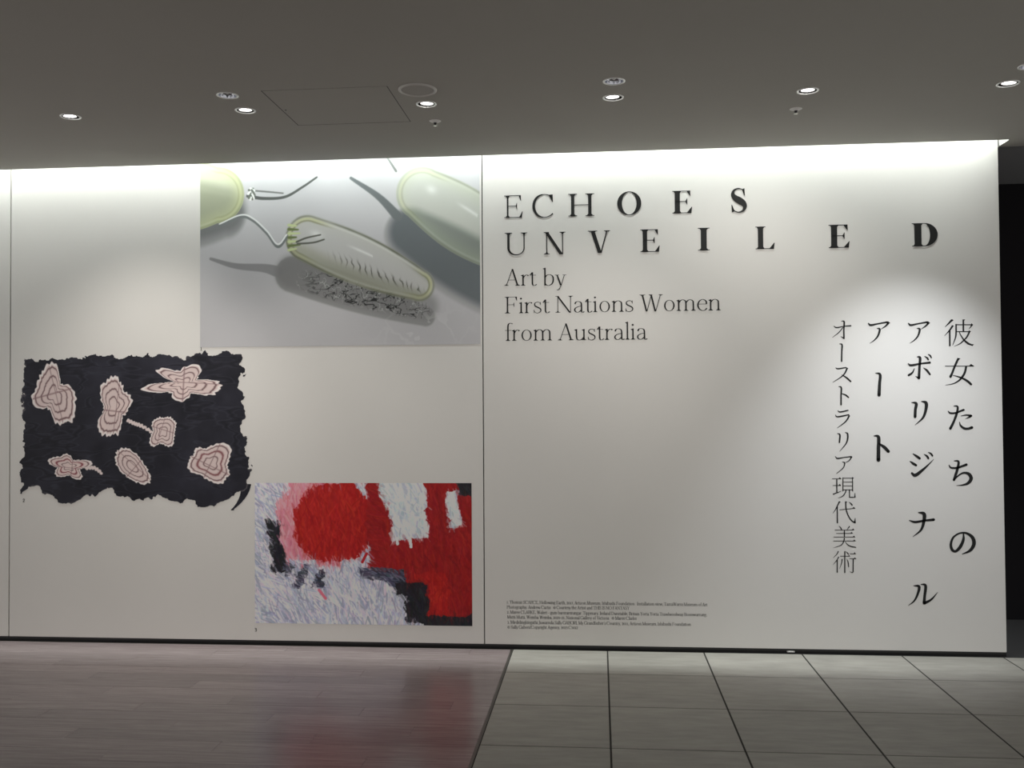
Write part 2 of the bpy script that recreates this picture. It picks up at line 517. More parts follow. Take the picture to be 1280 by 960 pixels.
def autow(pts, s, h):
    t = np.gradient(pts, axis=0)
    t /= np.maximum(np.linalg.norm(t, axis=1, keepdims=True), 1e-9)
    return h + (s - h) * np.abs(t[:, 1]) ** 1.4

def curve(S, pts, s, h, n=7):
    c = catmull(pts, n)
    S.ribbon(c, autow(c, s, h))

def upper(ch, s, h):
    S = Shape(); l = 0.10
    if ch in 'EFL':
        Wd = {'E': 0.62, 'F': 0.58, 'L': 0.60}[ch] + s * 0.75
        x = l
        S.rect(x, 0, x + s, 1)
        bracket_serif(S, x, x + s, 1, -1, h, l)
        bracket_serif(S, x, x + s, 0, 1, h, l)
        bk = 0.05 + s * 0.45
        if ch in 'EF':
            e = Wd * 0.95
            S.rect(x, 1 - h, e, 1); S.poly([(e - bk, 1 - h), (e - 0.012, 0.76), (e + 0.006, 0.76), (e, 1)])
            m = l + s + (Wd - l - s) * 0.62
            S.rect(x, 0.52 - h / 2, m, 0.52 + h / 2)
            S.poly([(m - 0.02 - s * .25, 0.52), (m, 0.66), (m + 0.012, 0.66), (m + 0.012, 0.38), (m, 0.38)])
        if ch in 'EL':
            S.rect(x, 0, Wd, h); S.poly([(Wd - bk * 1.2, h), (Wd + 0.015, 0.28), (Wd + 0.033, 0.28), (Wd, 0)])
        return S, Wd + 0.05
    if ch == 'I':
        vstem(S, l, s, h, l); return S, 2 * l + s
    if ch == 'H':
        b = l + 0.46 + s * 1.35
        vstem(S, l, s, h, l); vstem(S, b, s, h, l); S.rect(l + s, 0.5 - h / 2, b, 0.5 + h / 2)
        return S, b + s + l
    if ch == 'O':
        Wd = 0.92 + s * 0.5
        ell_ring(S, Wd / 2, 0.5, Wd / 2, 0.52, Wd / 2 - s * 1.08, 0.52 - h); return S, Wd
    if ch in 'CG':
        Wd = 0.86 + s * 0.4
        A = np.radians(np.linspace(48, 318, 44))
        cx, rx, ry = Wd * 0.52, Wd * 0.52, 0.52
        mid = np.stack([cx + (rx - .02) * np.cos(A), 0.5 + (ry - h / 2) * np.sin(A)], 1)
        wv = h + (s * 1.05 - h) * np.clip(-np.cos(A), 0, 1) ** 0.8 + 0.25 * (s - h) * np.clip(np.cos(A), 0, 1)
        mid[:, 0] += np.clip(-np.cos(A), 0, 1) * (wv - h) / 2
        S.ribbon(mid, wv)
        S.poly([(mid[0, 0] - 0.10 - s * .3, 0.5 + ry - h), (mid[0, 0] + 0.03, 0.5 + ry - .02), (mid[0, 0] + 0.04, 0.66), (mid[0, 0] + 0.015, 0.66)])
        if ch == 'G':
            S.rect(Wd - s * .6 - .08, 0.05, Wd - .08 + s * .4, 0.42); bracket_serif(S, Wd - s * .6 - .08, Wd - .08 + s * .4, 0.45, -1, h, l)
        return S, Wd
    if ch == 'S':
        k = 1 + s * 0.5
        p = np.array([(0.50, 0.80), (0.43, 0.95), (0.27, 1.0), (0.12, 0.92), (0.08, 0.75), (0.17, 0.60), (0.32, 0.49), (0.46, 0.37), (0.52, 0.22), (0.45, 0.06), (0.28, -0.005), (0.12, 0.07), (0.05, 0.25)])
        p[:, 0] *= k
        c = catmull(p, 6); T = np.linspace(0, 1, len(c))
        wv = h + (s * 1.12 - h) * np.exp(-((T - 0.5) / 0.21) ** 2)
        S.ribbon(c, wv)
        S.poly([(0.50 * k - 0.10, 0.97), (0.51 * k, 1.01), (0.525 * k, 0.70), (0.50 * k, 0.70)])
        S.poly([(0.05 * k + 0.10, 0.03), (0.035 * k, -0.01), (0.02 * k, 0.32), (0.045 * k, 0.32)])
        return S, 0.60 * k
    if ch == 'D':
        vstem(S, l, s, h, l); cx = l + s; Wd = 0.70 + s * 0.85
        ell_ring(S, cx + .12, 0.5, Wd - cx - .05, 0.5, Wd - cx - s * 1.1 - .05, 0.5 - h, -90, 90, 24)
        S.rect(cx, 0, cx + .125, h); S.rect(cx, 1 - h, cx + .125, 1)
        return S, Wd + 0.08
    if ch == 'U':
        b = l + s + 0.48 + s * .6; hh_ = max(h * 1.25, s * 0.22)
        S.rect(l, 0.3, l + s, 1); bracket_serif(S, l, l + s, 1, -1, h, l)
        S.rect(b, 0.3, b + hh_, 1); bracket_serif(S, b, b + hh_, 1, -1, h, l)
        A = np.radians(np.linspace(180, 360, 24)); ro = (b + hh_ - l) / 2; c0 = l + ro
        o = np.stack([c0 + ro * np.cos(A), 0.31 + 0.33 * np.sin(A)], 1)
        iw = (b - l - s) / 2; ic = l + s + iw
        i = np.stack([ic + iw * np.cos(A), 0.31 + (0.33 - h * 1.4) * np.sin(A)], 1)
        for k in range(23): S.poly([o[k], o[k + 1], i[k + 1], i[k]])
        return S, b + hh_ + l
    if ch == 'N':
        hh_ = h * 1.2; b = l + 0.56 + s * .9
        S.rect(l, 0, l + hh_, 1); bracket_serif(S, l, l + hh_, 0, 1, h, l)
        S.rect(b, 0, b + hh_, 1); bracket_serif(S, b, b + hh_, 1, -1, h, l)
        diag(S, l + hh_ * .5 - .01, 1, b + hh_ - s * .62, -0.01, s * 1.25); S.rect(l - l, 1 - h, l + s, 1)
        return S, b + hh_ + l
    if ch in 'VWAYM':
        wx = s * 1.12; th = h * 1.35
        if ch == 'V':
            Wd = 0.70 + s * .8
            diag(S, l + wx / 2, 1, Wd * .54, -0.01, wx); diag(S, Wd - l, 1, Wd * .54 + wx * .3, -0.01, th)
            bracket_serif(S, l, l + wx, 1, -1, h, l); bracket_serif(S, Wd - l - th / 2, Wd - l + th / 2, 1, -1, h, l * .9)
            return S, Wd
        if ch == 'W':
            Wd = 1.12
            for k in (0, 1):
                o_ = k * 0.42
                diag(S, l + wx / 2 + o_, 1, 0.34 + o_, -0.01, wx)
                diag(S, (0.58 if k == 0 else 1.02), 1, 0.36 + o_, -0.01, th)
            bracket_serif(S, l, l + wx, 1, -1, h, l); bracket_serif(S, 1.01, 1.01 + th, 1, -1, h, l * .8); bracket_serif(S, .52, .56, 1, -1, h, l * .7)
            return S, Wd
        if ch == 'A':
            Wd = 0.80
            diag(S, l, 0, 0.40, 1, th); diag(S, Wd - l - wx / 2, 0, 0.40, 1.01, wx)
            S.rect(0.22, 0.33, 0.60, 0.33 + h)
            bracket_serif(S, l - th / 2, l + th / 2, 0, 1, h, l * .85); bracket_serif(S, Wd - l - wx, Wd - l, 0, 1, h, l * .85)
            return S, Wd
        if ch == 'Y':
            Wd = 0.76
            diag(S, l + wx / 2, 1, 0.38, 0.42, wx); diag(S, Wd - l, 1, 0.40, 0.42, th)
            S.rect(0.38 - s / 2, 0, 0.38 + s / 2, 0.46); bracket_serif(S, 0.38 - s / 2, 0.38 + s / 2, 0, 1, h, l)
            bracket_serif(S, l, l + wx, 1, -1, h, l); bracket_serif(S, Wd - l, Wd - l + th, 1, -1, h, l * .8)
            return S, Wd
        Wd = 1.0
        S.rect(l, 0, l + th, 1); bracket_serif(S, l, l + th, 0, 1, h, l); vstem(S, Wd - l - s, s, h, l)
        diag(S, l + th, 1, 0.48, 0, wx); diag(S, Wd - l - s * .6, 1, 0.49, 0, th); S.rect(0, 1 - h, l + s, 1)
        return S, Wd
    if ch in 'PRB':
        vstem(S, l, s, h, l)
        ym = 0.48
        curve(S, [(l + s, 1 - h / 2), (0.42, 0.985), (0.60, 0.86), (0.60, 0.64), (0.42, 0.49), (l + s, ym)], s, h)
        if ch == 'R':
            S.ribbon(catmull([(0.38, 0.48), (0.50, 0.30), (0.62, 0.06), (0.74, 0.02)]), np.linspace(s, h, 19))
        if ch == 'B':
            curve(S, [(l + s, 0.51), (0.46, 0.50), (0.66, 0.38), (0.66, 0.14), (0.46, h / 2), (l + s, h / 2)], s, h)
        return S, 0.72
    if ch == 'T':
        S.rect(0, 1 - h, 0.76, 1); S.rect(0.38 - s / 2, 0, 0.38 + s / 2, 1); bracket_serif(S, 0.38 - s / 2, 0.38 + s / 2, 0, 1, h, l)
        S.poly([(0, 1), (0.08, 1 - h), (0.0, 0.76), (-0.015, 0.76)]); S.poly([(0.76, 1), (0.68, 1 - h), (0.76, 0.76), (0.775, 0.76)])
        return S, 0.78
    if ch == 'J':
        S.rect(0.22, 0.1, 0.22 + s, 1); bracket_serif(S, 0.22, 0.22 + s, 1, -1, h, l); curve(S, [(0.22 + s / 2, 0.15), (0.2, -0.05), (0.08, -0.15), (0.0, -0.1)], s, h); return S, 0.46
    if ch == 'K':
        vstem(S, l, s, h, l); diag(S, l + s, 0.42, 0.62, 1, h * 1.4); diag(S, 0.34, 0.55, 0.66, 0, s * 1.1); S.rect(.52, 1 - h, .74, 1); S.rect(.54, 0, .80, h); return S, 0.80
    return S, 0.5

XH = 0.66
def lower(ch, s, h):
    S = Shape(); l = 0.075
    def st(x, y0, y1, foot=True, flag=True):
        S.rect(x - s / 2, y0, x + s / 2, y1)
        if foot: bracket_serif(S, x - s / 2, x + s / 2, y0, 1, h, l)
        if flag: S.poly([(x - s / 2 - 0.085, y1 - 0.045), (x + s / 2, y1 + 0.015), (x - s / 2, y1 - 0.10)])
    def arch(x, x2):
        curve(S, [(x, 0.48), (x + 0.10, 0.615), (x + (x2 - x) * .62, 0.655), (x2 - 0.02, 0.57), (x2, 0.42)], s, h); st(x2, 0, 0.43, True, False)
    if ch == 'a':
        curve(S, [(.10, .50), (.15, .62), (.27, .655), (.39, .59), (.42, .45)], s, h)
        S.rect(.42 - s / 2, .09, .42 + s / 2, .46); curve(S, [(.42, .12), (.44, .02), (.50, .0), (.55, .05)], s, h)
        curve(S, [(.42, .385), (.26, .34), (.12, .25), (.09, .12), (.18, .01), (.30, .03), (.42, .15)], s, h); return S, .57
    if ch == 'b':
        st(.13, 0, 1.06, False); curve(S, [(.13, .48), (.22, .61), (.36, .65), (.50, .56), (.54, .34), (.48, .11), (.33, 0), (.20, .03), (.13, .12)], s, h); return S, .62
    if ch == 'c':
        curve(S, [(.47, .48), (.42, .62), (.29, .655), (.14, .55), (.08, .32), (.15, .10), (.30, 0), (.42, .04), (.50, .14)], s, h); return S, .54
    if ch == 'd':
        st(.50, 0, 1.06); curve(S, [(.50, .52), (.40, .63), (.28, .65), (.14, .55), (.08, .32), (.14, .10), (.27, .0), (.40, .04), (.50, .16)], s, h); return S, .64
    if ch == 'e':
        S.rect(.09, .37, .49, .37 + h); curve(S, [(.49, .38), (.47, .55), (.37, .645), (.28, .655), (.15, .56), (.08, .34), (.14, .11), (.29, 0), (.42, .03), (.51, .14)], s, h); return S, .56
    if ch == 'f':
        st(.18, 0, .86, True, False); curve(S, [(.18, .84), (.21, 1.0), (.31, 1.06), (.42, 1.02)], s, h); S.rect(.04, .64 - h, .36, .64); return S, .36
    if ch == 'g':
        curve(S, [(.27, .655), (.12, .58), (.10, .42), (.17, .28), (.30, .25), (.42, .33), (.44, .47), (.38, .61), (.27, .655)], s, h)
        curve(S, [(.18, .28), (.10, .17), (.16, .09), (.36, .06), (.52, -.03), (.50, -.18), (.32, -.29), (.12, -.24), (.06, -.12), (.16, .05)], s * .8, h); S.rect(.42, .60, .56, .60 + h * 1.5); return S, .57
    if ch == 'h':
        st(.13, 0, 1.06); arch(.13, .50); return S, .64
    if ch == 'i':
        st(.13, 0, .655); S.poly([(.12 + .052 * math.cos(q), .88 + .052 * math.sin(q)) for q in np.linspace(0, 6.28, 11)[:-1]]); return S, .27
    if ch == 'k':
        st(.13, 0, 1.06); diag(S, .16, .26, .46, .64, h * 1.4); diag(S, .26, .38, .50, 0, s * 1.1); S.rect(.38, .64 - h, .58, .64); S.rect(.40, 0, .62, h); return S, .61
    if ch == 'l':
        st(.13, 0, 1.06); return S, .27
    if ch == 'm':
        st(.13, 0, .655); arch(.13, .48); arch(.48, .83); return S, .97
    if ch == 'n':
        st(.13, 0, .655); arch(.13, .50); return S, .64
    if ch == 'o':
        ell_ring(S, .32, .325, .255, .335, .255 - s, .335 - h, n=28); return S, .64
    if ch == 'p':
        st(.13, -.30, .655); curve(S, [(.13, .48), (.22, .61), (.36, .65), (.50, .56), (.54, .34), (.48, .11), (.33, 0), (.20, .03), (.13, .12)], s, h); return S, .62
    if ch == 'r':
        st(.13, 0, .655); curve(S, [(.13, .42), (.19, .56), (.28, .64), (.38, .62)], s * .8, h); S.poly([(.37 + .04 * math.cos(q), .61 + .04 * math.sin(q)) for q in np.linspace(0, 6.28, 9)[:-1]]); return S, .43
    if ch == 's':
        c = catmull([(.38, .52), (.33, .63), (.21, .65), (.10, .57), (.12, .43), (.25, .34), (.38, .24), (.39, .10), (.27, 0), (.14, .02), (.06, .15)])
        T = np.linspace(0, 1, len(c)); S.ribbon(c, h + (s - h) * np.exp(-((T - .5) / .25) ** 2)); S.rect(.37, .48, .37 + h, .66); S.rect(.055, 0, .055 + h, .2); return S, .47
    if ch == 't':
        S.rect(.16 - s / 2, .10, .16 + s / 2, .80); S.poly([(.16 - s / 2, .66), (.02, .64), (.16 - s / 2, .80)]); S.rect(.02, .64 - h, .34, .64)
        curve(S, [(.16, .13), (.19, .02), (.27, 0), (.37, .07)], s, h); return S, .39
    if ch == 'u':
        st(.12, .2, .655, False); curve(S, [(.12, .22), (.15, .06), (.26, 0), (.38, .05), (.49, .18)], s, h); st(.49, 0, .655); return S, .63
    if ch in 'vyw':
        wx, th = s * 1.15, h * 1.4
        def v(o_):
            diag(S, .10 + o_, .64, .29 + o_, 0, wx); diag(S, .47 + o_, .64, .30 + o_, 0, th)
            S.rect(.0 + o_, .64 - h, .20 + o_, .64)
        v(0)
        if ch == 'w': v(.36); S.rect(.74, .64 - h, .92, .64); return S, .90
        S.rect(.38, .64 - h, .56, .64)
        if ch == 'y': diag(S, .30, .0, .22, -.20, th); curve(S, [(.225, -.19), (.17, -.27), (.08, -.27)], s * .8, h * 1.3)
        return S, .56
    if ch == 'z':
        S.rect(.05, .64 - h, .44, .64); S.rect(.04, 0, .46, h); diag(S, .08, 0, .41, .64, s * 1.1); return S, .50
    return S, .3

def digit(ch, s, h):
    S = Shape()
    if ch == '0': ell_ring(S, .28, .36, .24, .37, .24 - s, .37 - h, n=24); return S, .56
    if ch == '1': vstem(S, .18, s, h, .1, 0, .72, True, False); S.poly([(.06, .64), (.18 + s, .74), (.18, .58)]); return S, .44
    if ch == '2': curve(S, [(.08, .52), (.14, .69), (.28, .73), (.42, .62), (.40, .45), (.24, .22), (.06, .03)], s, h); S.rect(.06, 0, .46, s * .8); return S, .52
    if ch == '3': curve(S, [(.08, .60), (.20, .72), (.38, .66), (.38, .48), (.22, .40), (.40, .32), (.44, .14), (.30, 0), (.06, .05)], s, h); return S, .52
    if ch == '5': S.rect(.12, .72 - s * .8, .42, .72); S.rect(.10, .42, .10 + h * 1.3, .72); curve(S, [(.10, .42), (.26, .46), (.42, .36), (.42, .12), (.26, 0), (.06, .04)], s, h); return S, .52
    if ch == '7': S.rect(.06, .72 - s * .8, .46, .72); diag(S, .18, 0, .44, .70, s); return S, .50
    return S, .4

def glyph(ch, s, h):
    if ch == ' ': return Shape(), .26
    if ch.isupper(): return upper(ch, s, h)
    if ch.islower(): return lower(ch, s, h)
    if ch.isdigit(): return digit(ch, s, h)
    S = Shape()
    if ch in '.:':
        S.rect(.08, 0, .08 + s * 1.2, s * 1.2)
        if ch == ':': S.rect(.08, .45, .08 + s * 1.2, .45 + s * 1.2)
        return S, .26
    if ch == ',': S.poly([(.08, .10), (.08 + s * 1.2, .10), (.08 + s, -.02), (.06, -.14)]); return S, .26
    if ch == "'": S.poly([(.06, 1.0), (.06 + s * 1.2, 1.0), (.06 + s * .5, .78)]); return S, .2
    if ch == '-': S.rect(.06, .30, .40, .30 + h * 1.6); return S, .46
    if ch == '/': diag(S, .04, -.1, .36, 1.0, h * 1.8); return S, .40
    if ch == '©':
        ell_ring(S, .42, .42, .38, .40, .38 - h * 1.6, .40 - h * 1.6, n=24); ell_ring(S, .42, .42, .19, .20, .19 - s, .20 - h * 1.5, 45, 315, 18); return S, .84
    return S, .3

# headline: (letter, left px, right px, top px, baseline px, stem)
HEAD = [('E', 630.4, 653.4, 244.6, 272.6, .060), ('C', 665.5, 691.7, 243.6, 272.0, .105), ('H', 710.5, 742.9, 242.5, 270.6, .120),
        ('O', 771.6, 801.7, 240.2, 268.9, .185), ('E', 840.5, 865.2, 238.8, 266.9, .215), ('S', 913.9, 933.8, 236.0, 265.4, .255),
        ('U', 631.0, 659.2, 291.2, 319.0, .085), ('N', 679.9, 706.9, 290.3, 318.1, .120), ('V', 735.0, 762.8, 288.6, 316.2, .128),
        ('E', 800.5, 824.7, 287.0, 315.2, .175), ('I', 872.5, 887.2, 285.0, 313.3, .200), ('L', 944.5, 968.4, 283.4, 311.6, .220),
        ('E', 1035.9, 1062.0, 281.2, 310.1, .245), ('D', 1140.0, 1172.3, 279.2, 308.2, .270)]
hx, hz = wall_pt(630, 319)
head = empty('headline_lettering', (hx, 0, hz))
tag(head, 'black serif headline reading ECHOES UNVEILED, letters growing bolder to the right', 'lettering')
for (ch, x0, x1, yt, yb, s) in HEAD:
    S, _ = upper(ch, s, 0.034)
    P = np.concatenate([np.array(p) for p in S.polys])
    mn, mx = P.min(0), P.max(0)
    X0, Z0 = wall_pt(x0, yb); X1, _z = wall_pt(x1, yb); _x, Z1 = wall_pt(x0, yt)
    dz0 = (0 - mn[1]) / 1.0
    sc = (Z1 - Z0)
    f = lambda a, b: (X0 + (a - mn[0]) / (mx[0] - mn[0]) * (X1 - X0), Z0 + b * sc)
    shape_obj('letter', S.polys, f, M['ink'], head)

def text_line(txt, s, h, track=0.0):
    """glyph polygons of a line in cap units with pen positions"""
    x = 0; out = []
    for ch in txt:
        S, adv = glyph(ch, s, h)
        out.append((ch, [[(a + x, b) for a, b in p] for p in S.polys]))
        x += adv + track
    pts = np.concatenate([np.array(p) for _, ps in out for p in ps])
    return out, pts[:, 0].min(), pts[:, 0].max()

def line_map(mn, mx, xl, yl, xr, yr, cap_px):
    X0, Z0 = wall_pt(xl, yl); X1, Z1 = wall_pt(xr, yr)
    _x, Zt = wall_pt(xl, yl - cap_px)
    def f(a, b):
        t = (a - mn) / (mx - mn)
        return X0 + (X1 - X0) * t, Z0 + (Z1 - Z0) * t + b * (Zt - Z0)
    return f

sx_, sz_ = wall_pt(630, 426)
sub = empty('subtitle_lettering', (sx_, 0, sz_))
tag(sub, 'black light serif subtitle Art by First Nations Women from Australia below the headline', 'lettering')
for txt, xl, yl, xr, yr in (('Art by', 630.4, 357.2, 708.0, 356.6), ('First Nations Women', 631.0, 391.8, 901.0, 387.8), ('from Australia', 631.5, 426.0, 809.5, 424.2)):
    out, mn, mx = text_line(txt, .072, .027)
    f = line_map(mn, mx, xl, yl, xr, yr, 20.6)
    for ch, ps in out:
        if ps: shape_obj('letter', ps, f, M['ink'], sub)

CAPS = [('1. Yhonnie SCARCE, Hollowing Earth, 2017, Artizon Museum, Ishibashi Foundation   Installation view, TarraWarra Museum of Art', 633.5, 754.3, 884.4, 757.6),
        ('Photography: Andrew Curtis   © Courtesy the Artist and THIS IS NO FANTASY', 633.5, 760.6, 787.0, 762.0),
        ('2. Maree CLARKE, Walert - gum barerarerungar: Tipperary, Ireland Dunstable, Britain Yorta Yorta Trawlwoolway Boonwurrung,', 633.8, 766.8, 883.6, 770.2),
        ('Mutti Mutti, Wemba Wemba, 2020-21, National Gallery of Victoria   © Maree Clarke', 634.0, 773.0, 795.8, 774.8),
        ("3. Mirdidingkingathi Juwarnda Sally GABORI, My Grandfather's Country, 2011, Artizon Museum, Ishibashi Foundation", 634.2, 779.4, 863.6, 782.2),
        ('© Sally Gabori/Copyright Agency, 2025 C5012', 634.4, 785.6, 722.2, 786.2)]
cx_, cz_ = wall_pt(633, 787)
cap = empty('caption_lettering', (cx_, 0, cz_))
tag(cap, 'six lines of tiny black caption text low on the right panel', 'lettering')
for txt, xl, yl, xr, yr in CAPS:
    out, mn, mx = text_line(txt, .10, .05)
    f = line_map(mn, mx, xl, yl, xr, yr, 3.9)
    shape_obj('text_line', [p for _, ps in out for p in ps], f, M['ink'], cap)

for txt, px, py, lb in (('1', 250.6, 438.3, 'tiny black number 1 under the lower left corner of the glass picture'),
                        ('2', 28.6, 627.6, 'tiny black number 2 below the dark ragged cloak picture'),
                        ('3', 318.6, 789.2, 'tiny black number 3 under the red and white painting')):
    out, mn, mx = text_line(txt, .13, .07)
    X0, Z0 = wall_pt(px, py); _x, Z1 = wall_pt(px, py - 5.6)
    sc = Z1 - Z0
    o = shape_obj('picture_number', out[0][1], lambda a, b: (X0 + (a - mn) * sc, Z0 + b * sc), M['ink'], None)
    tag(o, lb, 'number')

# ---- Japanese characters: strokes (x, y, width) traced in a local frame (scale, ox, oy)
A16 = (16.0, 1170, 390); B16 = (16.0, 1170, 440); T8 = (8.0, 1170, 500)
K3 = (5.818, 1020, 380); K4 = (4.0, 1020, 540)
G24 = (24.0, 1035, 590); D24 = (24.0, 1035, 622); Bj = (12.8, 1035, 650)
def shift(strokes, dx, dy=0):
    return [(k, [(p[0] + dx, p[1] + dy) + tuple(p[2:]) for p in ps]) for k, ps in strokes]
A_KANA = [('S', [(670, 138, 6), (688, 154, 16), (740, 144, 11), (808, 132, 13)]), ('P', [(795, 128), (815, 126), (830, 138), (812, 150)]), ('S', [(816, 140, 15), (795, 162, 11), (765, 182, 4)]),
          ('S', [(733, 178, 5), (754, 184, 15), (742, 230, 13), (716, 262, 9), (682, 286, 3)])]
BIG = [
 ('first', A16, [('S', [(315, 160, 40), (265, 215, 34), (225, 255, 22), (178, 302, 8)]), ('P', [(300, 150), (320, 143), (352, 163), (315, 195)]),
   ('S', [(330, 278, 38), (290, 340, 34), (240, 400, 22), (168, 478, 8)]), ('P', [(318, 262), (358, 275), (325, 312)]),
   ('L', [(272, 360, 34), (275, 685, 34)]), ('S', [(400, 240, 32), (400, 400, 32), (388, 510, 28), (332, 664, 12)]),
   ('L', [(400, 255, 20), (710, 255, 20)]), ('P', [(685, 266), (708, 226), (742, 256), (722, 282)]), ('S', [(715, 265, 26), (690, 300, 20), (658, 338, 8)]),
   ('L', [(545, 150, 34), (545, 395, 34)]), ('P', [(528, 150), (582, 147), (562, 178)]),
   ('L', [(410, 392, 18), (660, 392, 18)]), ('P', [(636, 400), (660, 366), (698, 390), (678, 408)]),
   ('S', [(667, 395, 34), (622, 490, 32), (560, 562, 28), (480, 632, 20), (362, 688, 6)]),
   ('S', [(465, 400, 14), (500, 475, 22), (560, 560, 32), (640, 628, 40), (725, 662, 28)]), ('P', [(700, 640), (757, 646), (725, 680)])]),
 ('first', B16, [('S', [(445, 128, 44), (372, 290, 44), (318, 430, 44), (288, 495, 50)]), ('P', [(424, 118), (486, 127), (455, 162)]),
   ('S', [(335, 465, 10), (430, 490, 24), (540, 530, 36), (640, 592, 48), (702, 648, 42)]),
   ('S', [(602, 285, 44), (578, 400, 44), (530, 490, 42), (455, 572, 32), (340, 635, 20), (188, 662, 6)]),
   ('L', [(180, 283, 15), (750, 281, 15)]), ('P', [(645, 288), (697, 238), (760, 280), (748, 290)])]),
 ('first', T8, [('S', [(175, 60, 6), (215, 68, 20), (205, 140, 24), (175, 220, 24), (143, 285, 27)]),
   ('S', [(118, 108, 6), (140, 130, 18), (190, 130, 19), (240, 112, 18), (275, 99, 22)]),
   ('S', [(248, 160, 5), (300, 150, 14), (350, 158, 24)]), ('P', [(340, 146), (364, 160), (345, 176), (286, 192), (320, 170)]),
   ('S', [(234, 218, 6), (245, 255, 18), (280, 283, 25), (320, 287, 24), (358, 275, 28)])]),
 ('first', T8, [('S', [(178, 608, 6), (224, 616, 22), (213, 690, 27), (195, 750, 27), (178, 800, 24)]),
   ('S', [(128, 648, 8), (150, 677, 18), (210, 678, 21), (265, 660, 23), (303, 646, 26)]),
   ('S', [(180, 795, 14), (230, 750, 15), (280, 728, 20), (330, 742, 32), (350, 787, 36), (318, 832, 28), (265, 850, 15), (204, 855, 4)])]),
 ('first', K4, [('S', [(737, 506, 6), (736, 540, 14), (720, 575, 16), (698, 596, 13), (680, 588, 14), (674, 560, 13), (686, 527, 10), (718, 506, 8), (752, 506, 11), (782, 527, 17), (789, 560, 19), (770, 592, 14), (730, 611, 3)])]),
 ('second', K3, A_KANA),
 ('second', K3, [('S', [(668, 432, 6), (690, 446, 17), (760, 434, 13), (827, 426, 16)]), ('S', [(733, 384, 5), (756, 392, 19), (752, 460, 18), (748, 538, 20)]), ('S', [(748, 540, 16), (724, 526, 4)]),
   ('S', [(716, 468, 5), (700, 500, 13), (674, 518, 16)]), ('S', [(780, 464, 4), (805, 482, 15), (828, 512, 13)]),
   ('S', [(788, 380, 5), (808, 392, 13), (816, 405, 11)]), ('S', [(815, 366, 5), (830, 376, 12), (838, 391, 10)])]),
 ('second', K3, [('S', [(694, 716, 5), (728, 724, 21), (722, 770, 21), (720, 820, 21)]), ('S', [(764, 708, 5), (800, 720, 24), (797, 775, 21), (775, 830, 15), (720, 880, 3)])]),
 ('second', K4, [('S', [(484, 108, 4), (503, 121, 12), (518, 132, 12)]), ('S', [(469, 146, 4), (485, 157, 12), (500, 166, 11)]), ('S', [(476, 203, 8), (496, 216, 17), (530, 192, 13), (562, 163, 7), (588, 136, 2)]),
   ('S', [(540, 111, 3), (554, 120, 10), (562, 132, 9)]), ('S', [(560, 101, 3), (574, 108, 9), (582, 119, 8)])]),
 ('second', K4, [('S', [(465, 441, 4), (495, 450, 12), (540, 443, 10), (588, 438, 14)]), ('S', [(510, 402, 4), (540, 410, 18), (538, 450, 16), (524, 490, 11), (484, 524, 2)])]),
 ('second', K4, [('S', [(487, 768, 3), (515, 773, 14), (508, 810, 12), (490, 845, 8), (462, 867, 2)]), ('S', [(523, 761, 3), (547, 768, 14), (543, 820, 14), (540, 855, 15)]), ('S', [(540, 856, 15), (575, 838, 10), (608, 801, 2)])]),
 ('third', K3, shift(A_KANA, -291)),
 ('third', K3, [('S', [(431, 502, 5), (465, 513, 19), (462, 580, 22), (458, 662, 24)])]),
 ('third', K4, [('S', [(288, 19, 3), (312, 25, 16), (312, 80, 18), (312, 140, 19)]), ('S', [(312, 56, 5), (340, 75, 16), (362, 97, 15)])]),
]
